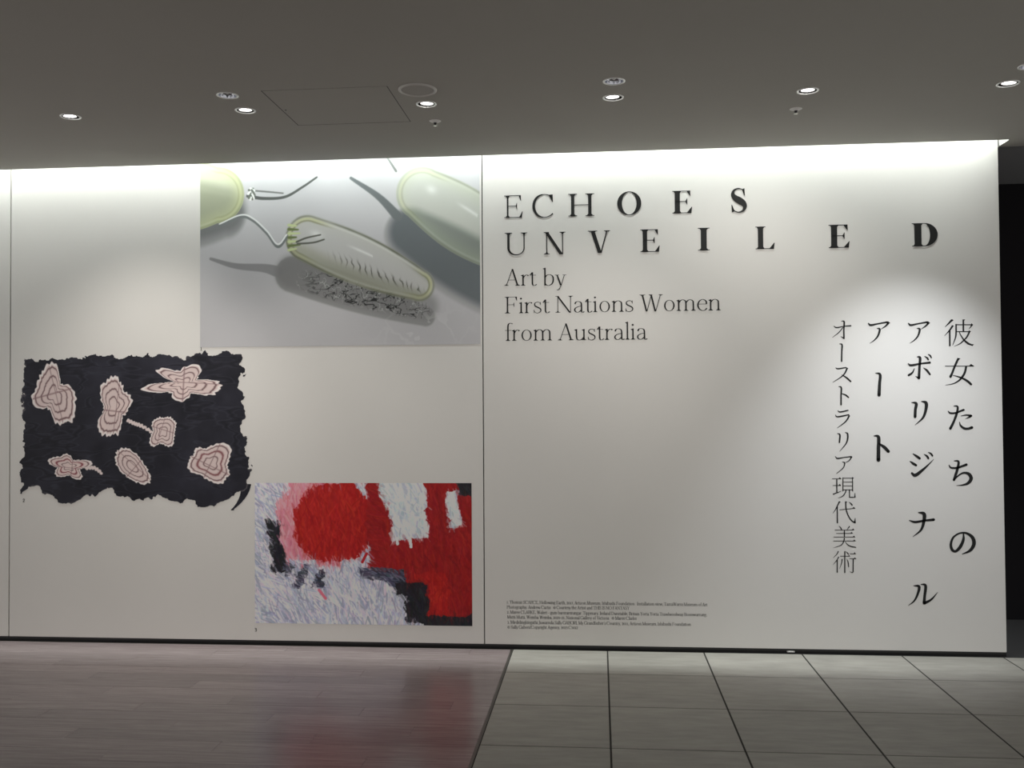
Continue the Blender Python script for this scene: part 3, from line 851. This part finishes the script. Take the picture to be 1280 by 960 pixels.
THIN = [
 (K3, [('S', [(128, 160, 4), (150, 172, 10), (200, 163, 7), (252, 158, 10)]), ('S', [(183, 125, 4), (204, 130, 12), (202, 190, 11), (203, 250, 12)]), ('S', [(203, 250, 10), (180, 236, 3)]), ('S', [(196, 170, 6), (165, 208, 7), (120, 243, 3)])]),
 (K3, [('S', [(170, 290, 4), (189, 297, 12), (187, 350, 11), (186, 416, 12)])]),
 (K3, [('S', [(142, 463, 4), (160, 471, 10), (218, 462, 8)]), ('S', [(228, 464, 13), (198, 518, 10), (122, 570, 3)]), ('S', [(186, 514, 4), (220, 535, 11), (252, 563, 11)])]),
 (K3, [('S', [(163, 600, 4), (183, 608, 12), (182, 660, 11), (182, 732, 12)]), ('S', [(182, 650, 4), (215, 662, 11), (236, 679, 10)])]),
 (K3, [('S', [(158, 774, 4), (175, 785, 10), (232, 773, 9)]), ('S', [(140, 806, 4), (158, 820, 10), (238, 805, 9)]), ('S', [(243, 810, 12), (215, 855, 10), (154, 902, 3)])]),
 (K4, [('S', [(105, 7, 2), (119, 14, 8), (117, 52, 7)]), ('S', [(144, 2, 2), (158, 10, 8), (153, 52, 7), (119, 96, 2)])]),
 (K4, [('S', [(96, 121, 2), (107, 132, 7), (140, 127, 5), (172, 123, 6)]), ('P', [(168, 120), (180, 121), (181, 127), (174, 131)]), ('S', [(177, 127, 6), (165, 143, 5), (148, 152, 2)]), ('S', [(131, 149, 2), (143, 155, 6), (135, 180, 5), (102, 208, 2)])]),
 (G24, [('L', [(122, 202, 16), (390, 202, 16)]), ('P', [(300, 210), (350, 158), (402, 206), (390, 212)]), ('L', [(140, 402, 16), (380, 404, 16)]), ('P', [(306, 412), (348, 358), (390, 403), (380, 414)]), ('L', [(262, 202, 36), (265, 612, 36)]),
   ('S', [(145, 668, 36), (230, 635, 28), (320, 603, 20), (402, 566, 6)]), ('L', [(447, 165, 30), (447, 578, 28)]), ('L', [(440, 183, 20), (735, 183, 20)]), ('P', [(708, 190), (735, 145), (776, 186), (750, 200)]),
   ('L', [(735, 185, 30), (738, 578, 28)]), ('L', [(450, 300, 18), (735, 300, 18)]), ('L', [(450, 415, 18), (735, 415, 18)]), ('L', [(450, 532, 18), (735, 532, 18)]),
   ('S', [(540, 535, 34), (515, 622, 32), (440, 722, 26), (296, 782, 6)]), ('S', [(640, 535, 32), (645, 650, 30), (642, 750, 28)]), ('S', [(632, 752, 28), (740, 757, 26), (815, 755, 22)]), ('P', [(802, 630), (816, 632), (828, 762), (785, 756)])]),
 (D24, [('S', [(340, 122, 42), (290, 225, 36), (220, 362, 26), (142, 474, 10)]), ('P', [(325, 103), (384, 125), (340, 155)]), ('L', [(275, 268, 36), (280, 765, 40)]),
   ('L', [(338, 366, 18), (780, 320, 18)]), ('P', [(728, 324), (765, 278), (824, 318), (800, 332)]),
   ('S', [(530, 118, 40), (536, 300, 38), (570, 450, 36), (640, 600, 34), (730, 708, 36), (806, 752, 40)]), ('P', [(508, 113), (578, 121), (545, 152)]), ('P', [(808, 612), (822, 617), (834, 764), (775, 738)]),
   ('S', [(618, 128, 6), (680, 170, 30), (722, 222, 38)])]),
 (Bj, [('S', [(173, 93, 4), (200, 120, 15), (217, 152, 17)]), ('S', [(345, 98, 18), (325, 126, 14), (300, 158, 6)]), ('L', [(108, 160, 9), (400, 160, 9)]), ('P', [(372, 164), (400, 136), (424, 161)]), ('L', [(130, 213, 9), (385, 213, 9)]), ('P', [(352, 217), (375, 190), (402, 214)]),
   ('L', [(88, 272, 9), (420, 272, 9)]), ('P', [(388, 277), (412, 250), (440, 275)]), ('L', [(84, 335, 9), (430, 335, 9)]), ('P', [(393, 340), (420, 313), (447, 338)]), ('L', [(262, 160, 18), (262, 274, 18)]),
   ('S', [(262, 285, 18), (250, 340, 18), (208, 402, 14), (82, 446, 3)]), ('S', [(272, 342, 3), (310, 390, 13), (360, 420, 18), (442, 436, 14)])]),
 (Bj, [('S', [(165, 498, 18), (140, 547, 13), (82, 605, 3)]), ('S', [(172, 588, 18), (140, 642, 13), (78, 717, 3)]), ('L', [(147, 628, 18), (147, 842, 18)]), ('L', [(193, 578, 9), (340, 578, 9)]), ('P', [(316, 582), (335, 558), (354, 581)]),
   ('L', [(268, 498, 18), (268, 844, 20)]), ('S', [(284, 503, 3), (310, 526, 14), (326, 548, 15)]), ('S', [(226, 622, 17), (216, 690, 14), (183, 782, 3)]), ('S', [(298, 622, 4), (320, 670, 15), (330, 748, 15)]),
   ('L', [(348, 540, 9), (430, 540, 9)]), ('P', [(402, 544), (425, 513), (448, 545)]), ('L', [(343, 618, 9), (430, 618, 9)]), ('P', [(402, 624), (430, 598), (455, 625)]), ('L', [(403, 620, 18), (400, 834, 18)]), ('S', [(402, 838, 18), (375, 835, 9), (342, 821, 2)])]),
]
def jp_char(frame, strokes, parent):
    sc, ox, oy = frame
    S = Shape()
    for kind, ps in strokes:
        if kind == 'P': S.poly(ps)
        elif kind == 'L':
            S.ribbon([p[:2] for p in ps], [p[2] for p in ps])
        else:
            c = catmull(ps, 6)
            S.ribbon(c[:, :2], np.maximum(c[:, 2], 0.5), cap=True)
    shape_obj('character', S.polys, lambda a, b: wall_pt(ox + a / sc, oy + b / sc), M['ink'], parent)
jx, jz = wall_pt(1200, 700)
col_lab = {'first': 'right column of bold black Japanese lettering, from two kanji down to hiragana',
           'second': 'tall middle column of black katakana lettering, growing bolder downwards',
           'third': 'short black katakana column of three characters left of the tall columns'}
colp = {}
for k, px in (('first', 1199), ('second', 1150), ('third', 1098)):
    X, Z = wall_pt(px, {'first': 695, 'second': 757, 'third': 576}[k])
    colp[k] = tag(empty('japanese_title_column', (X, 0, Z)), col_lab[k], 'lettering', 'columns of the Japanese title')
for k, fr, st in BIG: jp_char(fr, st, colp[k])
X, Z = wall_pt(1055, 717)
thin = tag(empty('japanese_subtitle_column', (X, 0, Z)), 'thin small black Japanese column at the far left of the vertical lettering', 'lettering', None)
for fr, st in THIN: jp_char(fr, st, thin)

# ------------------------------------------------------------------ printed pictures (flat prints, colour per vertex)
def vnoise(shape, cells, seed=0, octaves=4, stretch=(1, 1)):
    r = np.random.default_rng(seed)
    H, W = shape
    out = np.zeros(shape); amp = 1; tot = 0
    for o in range(octaves):
        ny = max(2, int(cells * stretch[1] * 2 ** o * H / W) + 2); nx = max(2, int(cells * stretch[0] * 2 ** o) + 2)
        g_ = r.random((ny + 1, nx + 1))
        yy = np.linspace(0, ny - 1e-6, H); xx = np.linspace(0, nx - 1e-6, W)
        yi = yy.astype(int); xi = xx.astype(int); fy = (yy - yi)[:, None]; fx = (xx - xi)[None, :]
        fy = fy * fy * (3 - 2 * fy); fx = fx * fx * (3 - 2 * fx)
        a = g_[np.ix_(yi, xi)]; b = g_[np.ix_(yi, xi + 1)]; c = g_[np.ix_(yi + 1, xi)]; d = g_[np.ix_(yi + 1, xi + 1)]
        out += amp * ((a * (1 - fx) + b * fx) * (1 - fy) + (c * (1 - fx) + d * fx) * fy)
        tot += amp; amp *= 0.5
    return out / tot - 0.5

def lin(c):
    c = np.asarray(c, float) / 255
    return np.where(c <= 0.04045, c / 12.92, ((c + 0.055) / 1.055) ** 2.4)

def print_mat(name):
    m = mat(name, (1, 1, 1, 1), 0.5, spec=0.3)
    a = m.node_tree.nodes.new('ShaderNodeVertexColor'); a.layer_name = 'print'
    m.node_tree.links.new(a.outputs['Color'], m.node_tree.nodes['Principled BSDF'].inputs['Base Color'])
    return m

def print_obj(name, img, corners, mask=None, y=-0.0010, gain=1.0):
    """img HxWx3 display-referred 0..255, row 0 at the top; corners px of the photo tl, br"""
    H, W, _ = img.shape
    (xa, ya, xb, yb) = corners
    X0, Z0 = wall_pt(xa, ya); X1, Z1 = wall_pt(xb, yb)
    cx, cz = (X0 + X1) / 2, (Z0 + Z1) / 2
    xx = np.linspace(X0, X1, W) - cx; zz = np.linspace(Z0, Z1, H) - cz
    gx, gz = np.meshgrid(xx, zz)
    co = np.stack([gx, np.zeros_like(gx), gz], -1).reshape(-1, 3)
    idx = np.arange(H * W).reshape(H, W)
    q = np.stack([idx[1:, :-1], idx[1:, 1:], idx[:-1, 1:], idx[:-1, :-1]], -1)
    if mask is not None:
        mk = mask[1:, :-1] & mask[1:, 1:] & mask[:-1, 1:] & mask[:-1, :-1]
        q = q[mk]
    q = q.reshape(-1, 4)
    used = np.zeros(H * W, bool); used[q.ravel()] = True
    rem = np.cumsum(used) - 1
    co = co[used]; col = np.clip(lin(img) * gain, 0, 0.84).reshape(-1, 3)[used]; q = rem[q]
    me = bpy.data.meshes.new(name)
    me.vertices.add(len(co)); me.vertices.foreach_set('co', co.ravel())
    me.loops.add(q.size); me.loops.foreach_set('vertex_index', q.ravel().astype(np.int32))
    me.polygons.add(len(q)); me.polygons.foreach_set('loop_start', np.arange(0, q.size, 4, dtype=np.int32))
    me.update(calc_edges=True)
    at = me.color_attributes.new('print', 'FLOAT_COLOR', 'POINT')
    at.data.foreach_set('color', np.concatenate([col, np.ones((len(col), 1))], 1).ravel())
    return link(name, me, print_mat(name + '_ink'), None, (cx, y, cz))

def mix(img, col, a):
    img += (np.asarray(col, float) - img) * np.clip(a, 0, 1)[..., None]

def sstep(a, b, x):
    t = np.clip((x - a) / (b - a), 0, 1); return t * t * (3 - 2 * t)

# --- picture 1: still life of glass vessels on pale grey, a generic study
W1, H1 = 600, 386
AS = W1 / H1
yy, xx = np.mgrid[0:H1, 0:W1]
U = xx / (H1 - 1.0); V = yy / (H1 - 1.0)       # V 0..1 down, U 0..AS
g1 = np.zeros((H1, W1, 3)) + np.array([199., 199., 202.])
g1 += (V - 0.5)[..., None] * np.array([-14., -16., -16.])
g1 += vnoise((H1, W1), 4, 1)[..., None] * 8
def axis(ax, ay, bx, by):
    L = math.hypot(bx - ax, by - ay); ex, ey = (bx - ax) / L, (by - ay) / L
    t = ((U - ax) * ex + (V - ay) * ey) / L; d = -(U - ax) * ey + (V - ay) * ex
    return t, d, L
def pod_sdf(ax, ay, bx, by, ra, rb):
    t, d, L = axis(ax, ay, bx, by)
    tc = np.clip(t, 0, 1)
    r = ra + (rb - ra) * tc + 0.14 * (ra + rb) * np.sin(np.pi * tc)
    ov = np.where(t < 0, -t * L, np.where(t > 1, (t - 1) * L, 0))
    return np.hypot(d, ov) - r, t, d, r
def soft_shadow(ax, ay, bx, by, ra, rb, col, k, soft=0.03):
    s_, *_ = pod_sdf(ax, ay, bx, by, ra, rb); mix(g1, col, k * (1 - sstep(-soft * .2, soft, s_)))
def tendril(pts, w0, w1, col, k=1.0):
    c = catmull(pts, 14)
    for i, (a, b) in enumerate(zip(c[:-1], c[1:])):
        t, d, L = axis(a[0], a[1], b[0], b[1])
        wv = w0 + (w1 - w0) * i / len(c)
        dist = np.hypot(d, np.where(t < 0, -t * L, np.where(t > 1, (t - 1) * L, 0)))
        mix(g1, col, k * (1 - sstep(wv * .6, wv + 0.004, dist)))
def glass(ax, ay, bx, by, ra, rb, tint, fill, rim):
    s_, t, d, r = pod_sdf(ax, ay, bx, by, ra, rb)
    inside = 1 - sstep(-0.003, 0.003, s_)
    mix(g1, tint, inside * fill * (0.75 + 0.5 * sstep(-0.10, 0.0, s_)))
    # wall of the vessel: thin dark line, a pale line inside it, yellow-green towards the ends
    side = 0.55 + 0.45 * vnoise((H1, W1), 7, int(ax * 100) + 90, 3) * 2
    ends = sstep(0.22, 0.0, t) + sstep(0.84, 1.05, t)
    mix(g1, (74, 80, 60), np.clip(rim * np.exp(-((s_ + 0.007) / 0.0065) ** 2) * side, 0, 1))
    mix(g1, (205, 208, 150), np.clip(0.7 * rim * ends * np.exp(-((s_ + 0.020) / 0.007) ** 2), 0, 1) * inside)
    mix(g1, (128, 132, 92), np.clip(0.7 * rim * ends * np.exp(-((s_ + 0.031) / 0.005) ** 2), 0, 1) * inside)
    mix(g1, (228, 230, 224), 0.5 * rim * np.exp(-((s_ + 0.020) / 0.006) ** 2) * inside * (1 - ends.clip(0, 1)))
    hl = np.exp(-((d / r + 0.35) / 0.05) ** 2) * sstep(0.30, 0.45, t) * (1 - sstep(0.6, 0.75, t))
    mix(g1, (248, 250, 248), 0.6 * hl * inside * (vnoise((H1, W1), 20, 77) > -0.02))
    mix(g1, (250, 252, 250), 0.5 * np.exp(-(((t - .06) / .05) ** 2 + ((d / r + .30) / .14) ** 2)) * inside)
# vessel at the upper right with its long shadow
soft_shadow(1.16, 0.42, 1.75, 0.78, 0.12, 0.13, (168, 168, 170), 0.8, 0.02)
soft_shadow(1.18, 0.41, 1.75, 0.75, 0.10, 0.11, (96, 104, 108), 0.85, 0.05)
tendril([(1.11, 0.33), (1.00, 0.22), (0.85, 0.12)], 0.026, 0.006, (112, 118, 120))
glass(1.24, 0.21, 1.72, 0.52, 0.14, 0.13, (198, 208, 178), 0.42, 0.35)
tendril([(1.10, 0.09), (1.06, 0.03), (1.03, -0.01)], 0.005, 0.003, (120, 124, 122))
# vessel at the left edge
soft_shadow(-0.25, 0.33, 0.14, 0.31, 0.12, 0.10, (150, 150, 152), 0.8, 0.03)
soft_shadow(-0.25, 0.27, 0.14, 0.27, 0.12, 0.10, (100, 104, 104), 0.6, 0.05)
glass(-0.25, 0.19, 0.10, 0.19, 0.15, 0.15, (196, 203, 160), 0.70, 0.35)
tendril([(0.27, 0.20), (0.36, 0.215), (0.48, 0.21), (0.58, 0.16), (0.66, 0.11)], 0.008, 0.003, (92, 96, 94))
tendril([(0.28, 0.17), (0.38, 0.18), (0.47, 0.19)], 0.003, 0.002, (120, 124, 122))
for k in range(8):
    a_ = k / 8 * 6.28; tendril([(0.285 + .012 * math.cos(a_), 0.19 + .03 * math.sin(a_)), (0.30 + .012 * math.cos(a_ + 1), 0.19 + .03 * math.sin(a_ + 1))], 0.004, 0.002, (110, 116, 108) if k % 2 else (235, 238, 235))
# vessel in the middle lying on its own shadow
soft_shadow(0.52, 0.62, 1.26, 0.855, 0.09, 0.045, (150, 150, 150), 0.9, 0.012)
tendril([(0.44, 0.605), (0.36, 0.585), (0.20, 0.57), (0.06, 0.53)], 0.030, 0.006, (150, 150, 152))
soft_shadow(0.52, 0.61, 1.26, 0.80, 0.07, 0.045, (112, 112, 112), 0.45, 0.05)
ss, tt, dd, rr_ = pod_sdf(0.60, 0.655, 1.24, 0.825, 0.060, 0.045)
crk = np.minimum(np.abs(vnoise((H1, W1), 18, 5, 3, (1.0, 3.2))), np.abs(vnoise((H1, W1), 44, 15, 2, (1.6, 1.0))) * 1.6)
mix(g1, (34, 36, 36), (1 - sstep(0.012, 0.05, crk)) * (1 - sstep(-0.02, 0.006, ss)) * 0.9 * sstep(-0.1, 0.25, tt))
mix(g1, (188, 190, 188), (np.abs(vnoise((H1, W1), 30, 6, 3)) < 0.015) * (1 - sstep(-0.02, 0.006, ss)) * 0.7)
glass(0.605, 0.43, 1.225, 0.69, 0.122, 0.085, (194, 195, 184), 0.45, 0.95)
s2, t2, d2, r2 = pod_sdf(0.605, 0.43, 1.225, 0.69, 0.122, 0.085)
mix(g1, (150, 151, 128), 0.45 * (1 - sstep(-0.01, 0.004, s2)) * sstep(0.1, 0.6, d2 / r2))
hair = np.sin((U * 0.9 - V * 0.35) * 235 + vnoise((H1, W1), 10, 8) * 30)
mix(g1, (66, 68, 58), 0.7 * sstep(0.55, 0.9, hair) * np.exp(-((d2 / r2 - 0.25) / 0.16) ** 2) * sstep(0.15, 0.5, t2) * (1 - sstep(0.98, 1.08, t2)))
tendril([(0.49, 0.42), (0.44, 0.47), (0.38, 0.40), (0.30, 0.33), (0.23, 0.31), (0.11, 0.355)], 0.010, 0.005, (120, 126, 126), 0.8)
tendril([(0.49, 0.41), (0.44, 0.46), (0.38, 0.39), (0.30, 0.32), (0.23, 0.30), (0.11, 0.345)], 0.003, 0.002, (236, 240, 240), 0.9)
for k in range(7):
    tendril([(0.50, 0.36 + .022 * k), (0.545 + .01 * (k % 3), 0.365 + .02 * k)], 0.006, 0.002, (110, 124, 76) if k % 2 else (200, 212, 160), 0.8)
tendril([(0.545, 0.45), (0.60, 0.43), (0.68, 0.415)], 0.003, 0.002, (96, 98, 90)); tendril([(0.55, 0.46), (0.64, 0.455), (0.70, 0.44)], 0.003, 0.002, (96, 98, 90))
mix(g1, (226, 226, 226), 0.35 * (np.abs(vnoise((H1, W1), 12, 9)) < .03) * np.exp(-(((U - 1.25) / .2) ** 2 + ((V - .92) / .1) ** 2)))
p1 = print_obj('art_print', np.clip(g1, 0, 255), (250.4, 200.0, 600.6, 430.0))
tag(p1, 'wide printed picture of clear greenish glass vessels lying on pale grey', 'picture')

# --- picture 2: cut-out of a dark ragged hide with seven pale contour-lined patches
W2, H2 = 560, 380
yy, xx = np.mgrid[0:H2, 0:W2]
U = xx / (W2 - 1.0); V = yy / (H2 - 1.0)
ar = W2 / H2
g2 = np.zeros((H2, W2, 3)) + np.array([33., 33., 42.])
n_c = vnoise((H2, W2), 6, 21, 5); n_f = vnoise((H2, W2), 26, 22, 3)
g2 += n_c[..., None] * np.array([26., 26., 30.]) + n_f[..., None] * 10
wr = np.abs(vnoise((H2, W2), 7, 23, 4, (0.5, 2.2)))
mix(g2, (20, 20, 27), (1 - sstep(0.0, 0.03, wr)) * 0.6)
mix(g2, (58, 59, 70), (1 - sstep(0.0, 0.02, np.abs(wr - 0.05))) * 0.4)
e1 = vnoise((H2, W2), 16, 24, 5); e0 = vnoise((H2, W2), 5, 25, 3)
left = U * ar; right = (1 - U) * ar; top = V; bot = 1 - V
bot_t = 0.075 + 0.05 * np.sin(U * 21) * (np.sin(U * 8) > -.2)
dist = np.minimum.reduce([left - 0.035, right - 0.035 - 0.035 * (1 - V), top - 0.060, bot - bot_t])
fld = dist + e1 * 0.085 + e0 * 0.05 + vnoise((H2, W2), 48, 26, 3) * 0.035
mask2 = fld > 0.0
# small hanging flap at the lower right corner
fl_t = np.clip((V - 0.84) / 0.155, 0, 1)
flap = (V > 0.84) & (np.abs(U - (0.968 - 0.055 * fl_t ** 2.2)) < 0.017 * (1.15 - fl_t) + 0.004)
mask2 |= flap
mix(g2, (120, 112, 112), (fld > -.004) * (1 - sstep(0.0, 0.012, fld)) * (vnoise((H2, W2), 9, 31) > 0.10) * 0.6)
def patch(cx, cy, rx, ry, ang, seed, dark=None, lobes=3, ragg=0.30):
    r = np.random.default_rng(seed)
    px_, py_ = (U - cx) * ar, V - cy
    c_, s_ = math.cos(ang), math.sin(ang)
    a_ = (px_ * c_ + py_ * s_) / rx; b_ = (-px_ * s_ + py_ * c_) / ry
    rad = np.hypot(a_, b_); th = np.arctan2(b_, a_)
    prof = np.ones_like(th)
    for k in range(2, 2 + lobes): prof += ragg * r.uniform(-.5, .5) * np.cos(k * th + r.uniform(0, 6.28))
    jag = np.zeros_like(th)
    for k in (9, 14, 23, 31): jag += r.uniform(.012, .032) * np.cos(k * th + r.uniform(0, 6.28))
    f = rad / (prof + jag)
    fi = rad / (prof + jag * .4)
    mix(g2, (201, 184, 182), 1 - sstep(0.985, 1.015, f))
    mix(g2, (214, 194, 190), (1 - sstep(0.9, 1.0, f)) * sstep(-.1, .3, vnoise((H2, W2), 9, seed + 50)) * .5)
    mix(g2, (236, 226, 224), np.exp(-((f - 0.95) / 0.035) ** 2) * .7)
    for lv, cc in ((0.84, (92, 66, 68)), (0.58, (98, 72, 74)), (0.32, (104, 78, 80))):
        mix(g2, cc if dark is None or lv != 0.58 else dark, np.exp(-((fi - lv) / (0.030 if dark is None or lv != .58 else .05)) ** 2) * .9)
    ln = np.exp(-(a_ - r.uniform(-.2, .2)) ** 2 / .0006) + np.exp(-(b_ - r.uniform(-.2, .2)) ** 2 / .0009)
    mix(g2, (128, 100, 102), np.clip(ln, 0, 1) * (f < .97) * .7)
patch(0.165, 0.30, 0.115, 0.175, -0.25, 3, None, 5, .36)
patch(0.415, 0.37, 0.100, 0.160, 0.12, 4, None, 4, .34)
patch(0.715, 0.235, 0.190, 0.090, 0.06, 16, None, 5, .50)
patch(0.625, 0.525, 0.080, 0.095, 0.3, 6, None, 4, .30)
patch(0.225, 0.735, 0.110, 0.070, 0.12, 7, (110, 40, 48), 4, .45)
patch(0.495, 0.735, 0.130, 0.075, 0.72, 28, None, 2, .22)
patch(0.825, 0.715, 0.140, 0.105, 0.45, 12, (112, 62, 66), 4, .48)
# thin tails on two of the patches
for (pts) in ([(0.575, 0.525), (0.535, 0.49), (0.505, 0.475), (0.475, 0.455)], [(0.30, 0.745), (0.335, 0.745), (0.365, 0.775)]):
    cc = catmull(pts, 10)
    for k, (a, b) in enumerate(cc): mix(g2, (206, 192, 190), 1 - sstep(0.006, 0.010, np.hypot((U - a) * ar, V - b - .006 * math.sin(k * 1.7))))
p2 = print_obj('art_print', np.clip(g2, 0, 255), (21.0, 434.0, 317.0, 638.0), mask2, gain=1.25)
tag(p2, 'printed cut-out picture of a dark ragged cloak with seven pale patches', 'picture')

# --- picture 3: loose brush-painted abstract in red, pink, white, grey and black
W3, H3 = 480, 320
yy, xx = np.mgrid[0:H3, 0:W3]
U = xx / (W3 - 1.0); V = yy / (H3 - 1.0)
wob = vnoise((H3, W3), 9, 41, 4) * 0.07 + vnoise((H3, W3), 60, 43, 2) * 0.022; wob2 = vnoise((H3, W3), 9, 42, 4) * 0.07 + vnoise((H3, W3), 60, 44, 2) * 0.03
u, v = U + wob, V + wob2
reg = np.zeros((H3, W3), int)                                     # 0 white-grey
reg[(u < 0.40) & (v < 0.60) & (u > 0.10 + 0.0 * v)] = 1            # pink
reg[(u + 0.45 * v < 0.17)] = 0
reg[(v > 0.54) & (u < 0.3)] = 0
reg[(np.abs(u - 0.085 - 0.10 * np.clip(v - .25, 0, 1)) < 0.035) & (v > 0.25) & (v < 0.64)] = 2   # black sweep
reg[((u - 0.37) / 0.185) ** 2 + ((v - 0.28) / 0.285) ** 2 < 1] = 3  # red mass
reg[(u > 0.52) & (v < 0.60)] = 4                                   # dark red field
reg[(u > 0.66) & (v < 0.94)] = 4
reg[(u > 0.76) & (u < 0.90) & (v > 0.62) & (v < .93)] = 3
reg[(u > 0.58) & (u < 0.82 - 0.12 * np.abs(v - .3)) & (v < 0.40) & (u > 0.56 + 0.22 * v)] = 5   # upper white block
reg[(np.abs(u - 0.915) < 0.025) & (v > 0.06) & (v < 0.31)] = 5
reg[(u > 0.48) & (u < 0.70) & (v > 0.60) & (v < 0.68 + 0.5 * np.clip(u - .55, 0, 1))] = 6        # slate
reg[(u > 0.66) & (u < 0.80) & (v > 0.70) & (v < 0.99)] = 2
reg[(u > 0.78) & (v > 0.93)] = 2
reg[(u > 0.94) & (v < 0.10)] = 2
reg[(u < 0.70) & (v > 0.80 + .0 * u)] = 0
reg[(u > 0.13) & (u < 0.32) & (v > 0.57) & (v < 0.74) & (np.sin(u * 60 + v * 30) > -.1)] = 6
pal = {0: [(206, 208, 220), (182, 186, 204), (224, 222, 232), (148, 152, 174), (212, 200, 210), (160, 165, 186)],
       1: [(214, 138, 152), (198, 116, 132), (224, 160, 170), (206, 126, 140)],
       2: [(36, 34, 40), (44, 42, 48), (28, 28, 34)],
       3: [(168, 26, 26), (148, 18, 22), (186, 44, 34), (160, 24, 24), (176, 34, 28)],
       4: [(142, 22, 26), (156, 28, 30), (126, 18, 24), (146, 22, 24), (164, 36, 32)],
       5: [(214, 220, 226), (196, 204, 212), (226, 228, 232), (176, 184, 194)],
       6: [(82, 82, 100), (60, 60, 76), (112, 114, 134), (44, 44, 56)]}
base = np.array([pal[k][0] for k in range(7)], float)
g3 = base[reg].copy()
for st in range(5200):
    cx0, cy0 = rng.random(), rng.random()
    k = reg[int(cy0 * (H3 - 1)), int(cx0 * (W3 - 1))]
    col = np.array(pal[k][rng.integers(len(pal[k]))], float) + rng.normal(0, 4, 3)
    ang = {0: 1.1 + 0.9 * (cx0 - .3), 1: 1.35, 2: 1.3, 3: 1.5, 4: 0.9 * (cx0 > .6) + .5, 5: 1.25, 6: 0.4}[k] + rng.normal(0, 0.35)
    ln = rng.uniform(0.02, 0.055) * W3 * (0.7 if k in (5, 6) else 1); wd = rng.uniform(0.6, 1.7) if st > 2600 else rng.uniform(1.5, 4.0)
    px0, py0 = cx0 * W3, cy0 * H3
    x0 = int(max(0, px0 - ln - 2)); x1 = int(min(W3, px0 + ln + 3)); y0 = int(max(0, py0 - ln - 2)); y1 = int(min(H3, py0 + ln + 3))
    lx = np.arange(x0, x1)[None, :] - px0; ly = np.arange(y0, y1)[:, None] - py0
    a = lx * math.cos(ang) + ly * math.sin(ang); d = -lx * math.sin(ang) + ly * math.cos(ang) + 0.004 * a * a * rng.normal()
    al = np.clip(wd + .5 - np.abs(d), 0, 1) * np.clip((ln * .8 - np.abs(a)) / 3 + .5, 0, 1) * (0.75 if k not in (3, 4) else 0.6)
    # strokes keep mostly to their own colour field, with a little drag over the edge
    sub_r = reg[y0:y1, x0:x1]
    al = al * np.where(sub_r == k, 1.0, 0.6 if k in (0, 1, 5) else 0.3)
    g3[y0:y1, x0:x1] += (col - g3[y0:y1, x0:x1]) * al[..., None]
for (x0, y0, dx, dy, cc) in ((.72, .40, .004, .05, (222, 224, 228)), (.66, .39, .002, .04, (222, 224, 228)), (.30, .76, .03, .06, (214, 110, 130)), (.52, .50, -.02, .06, (176, 36, 44))):
    for k in range(24):
        q = k / 23; mix(g3, cc, 0.8 * (np.hypot((U - x0 - dx * q) * 1.5, V - y0 - dy * q) < 0.010))
g3 += vnoise((H3, W3), 70, 45, 2)[..., None] * 10
p3 = print_obj('art_print', np.clip(g3, 0, 255), (318.6, 603.6, 590.4, 782.6), gain=1.3)
tag(p3, 'bold red, white and black brush painting printed low on the left panel', 'picture')
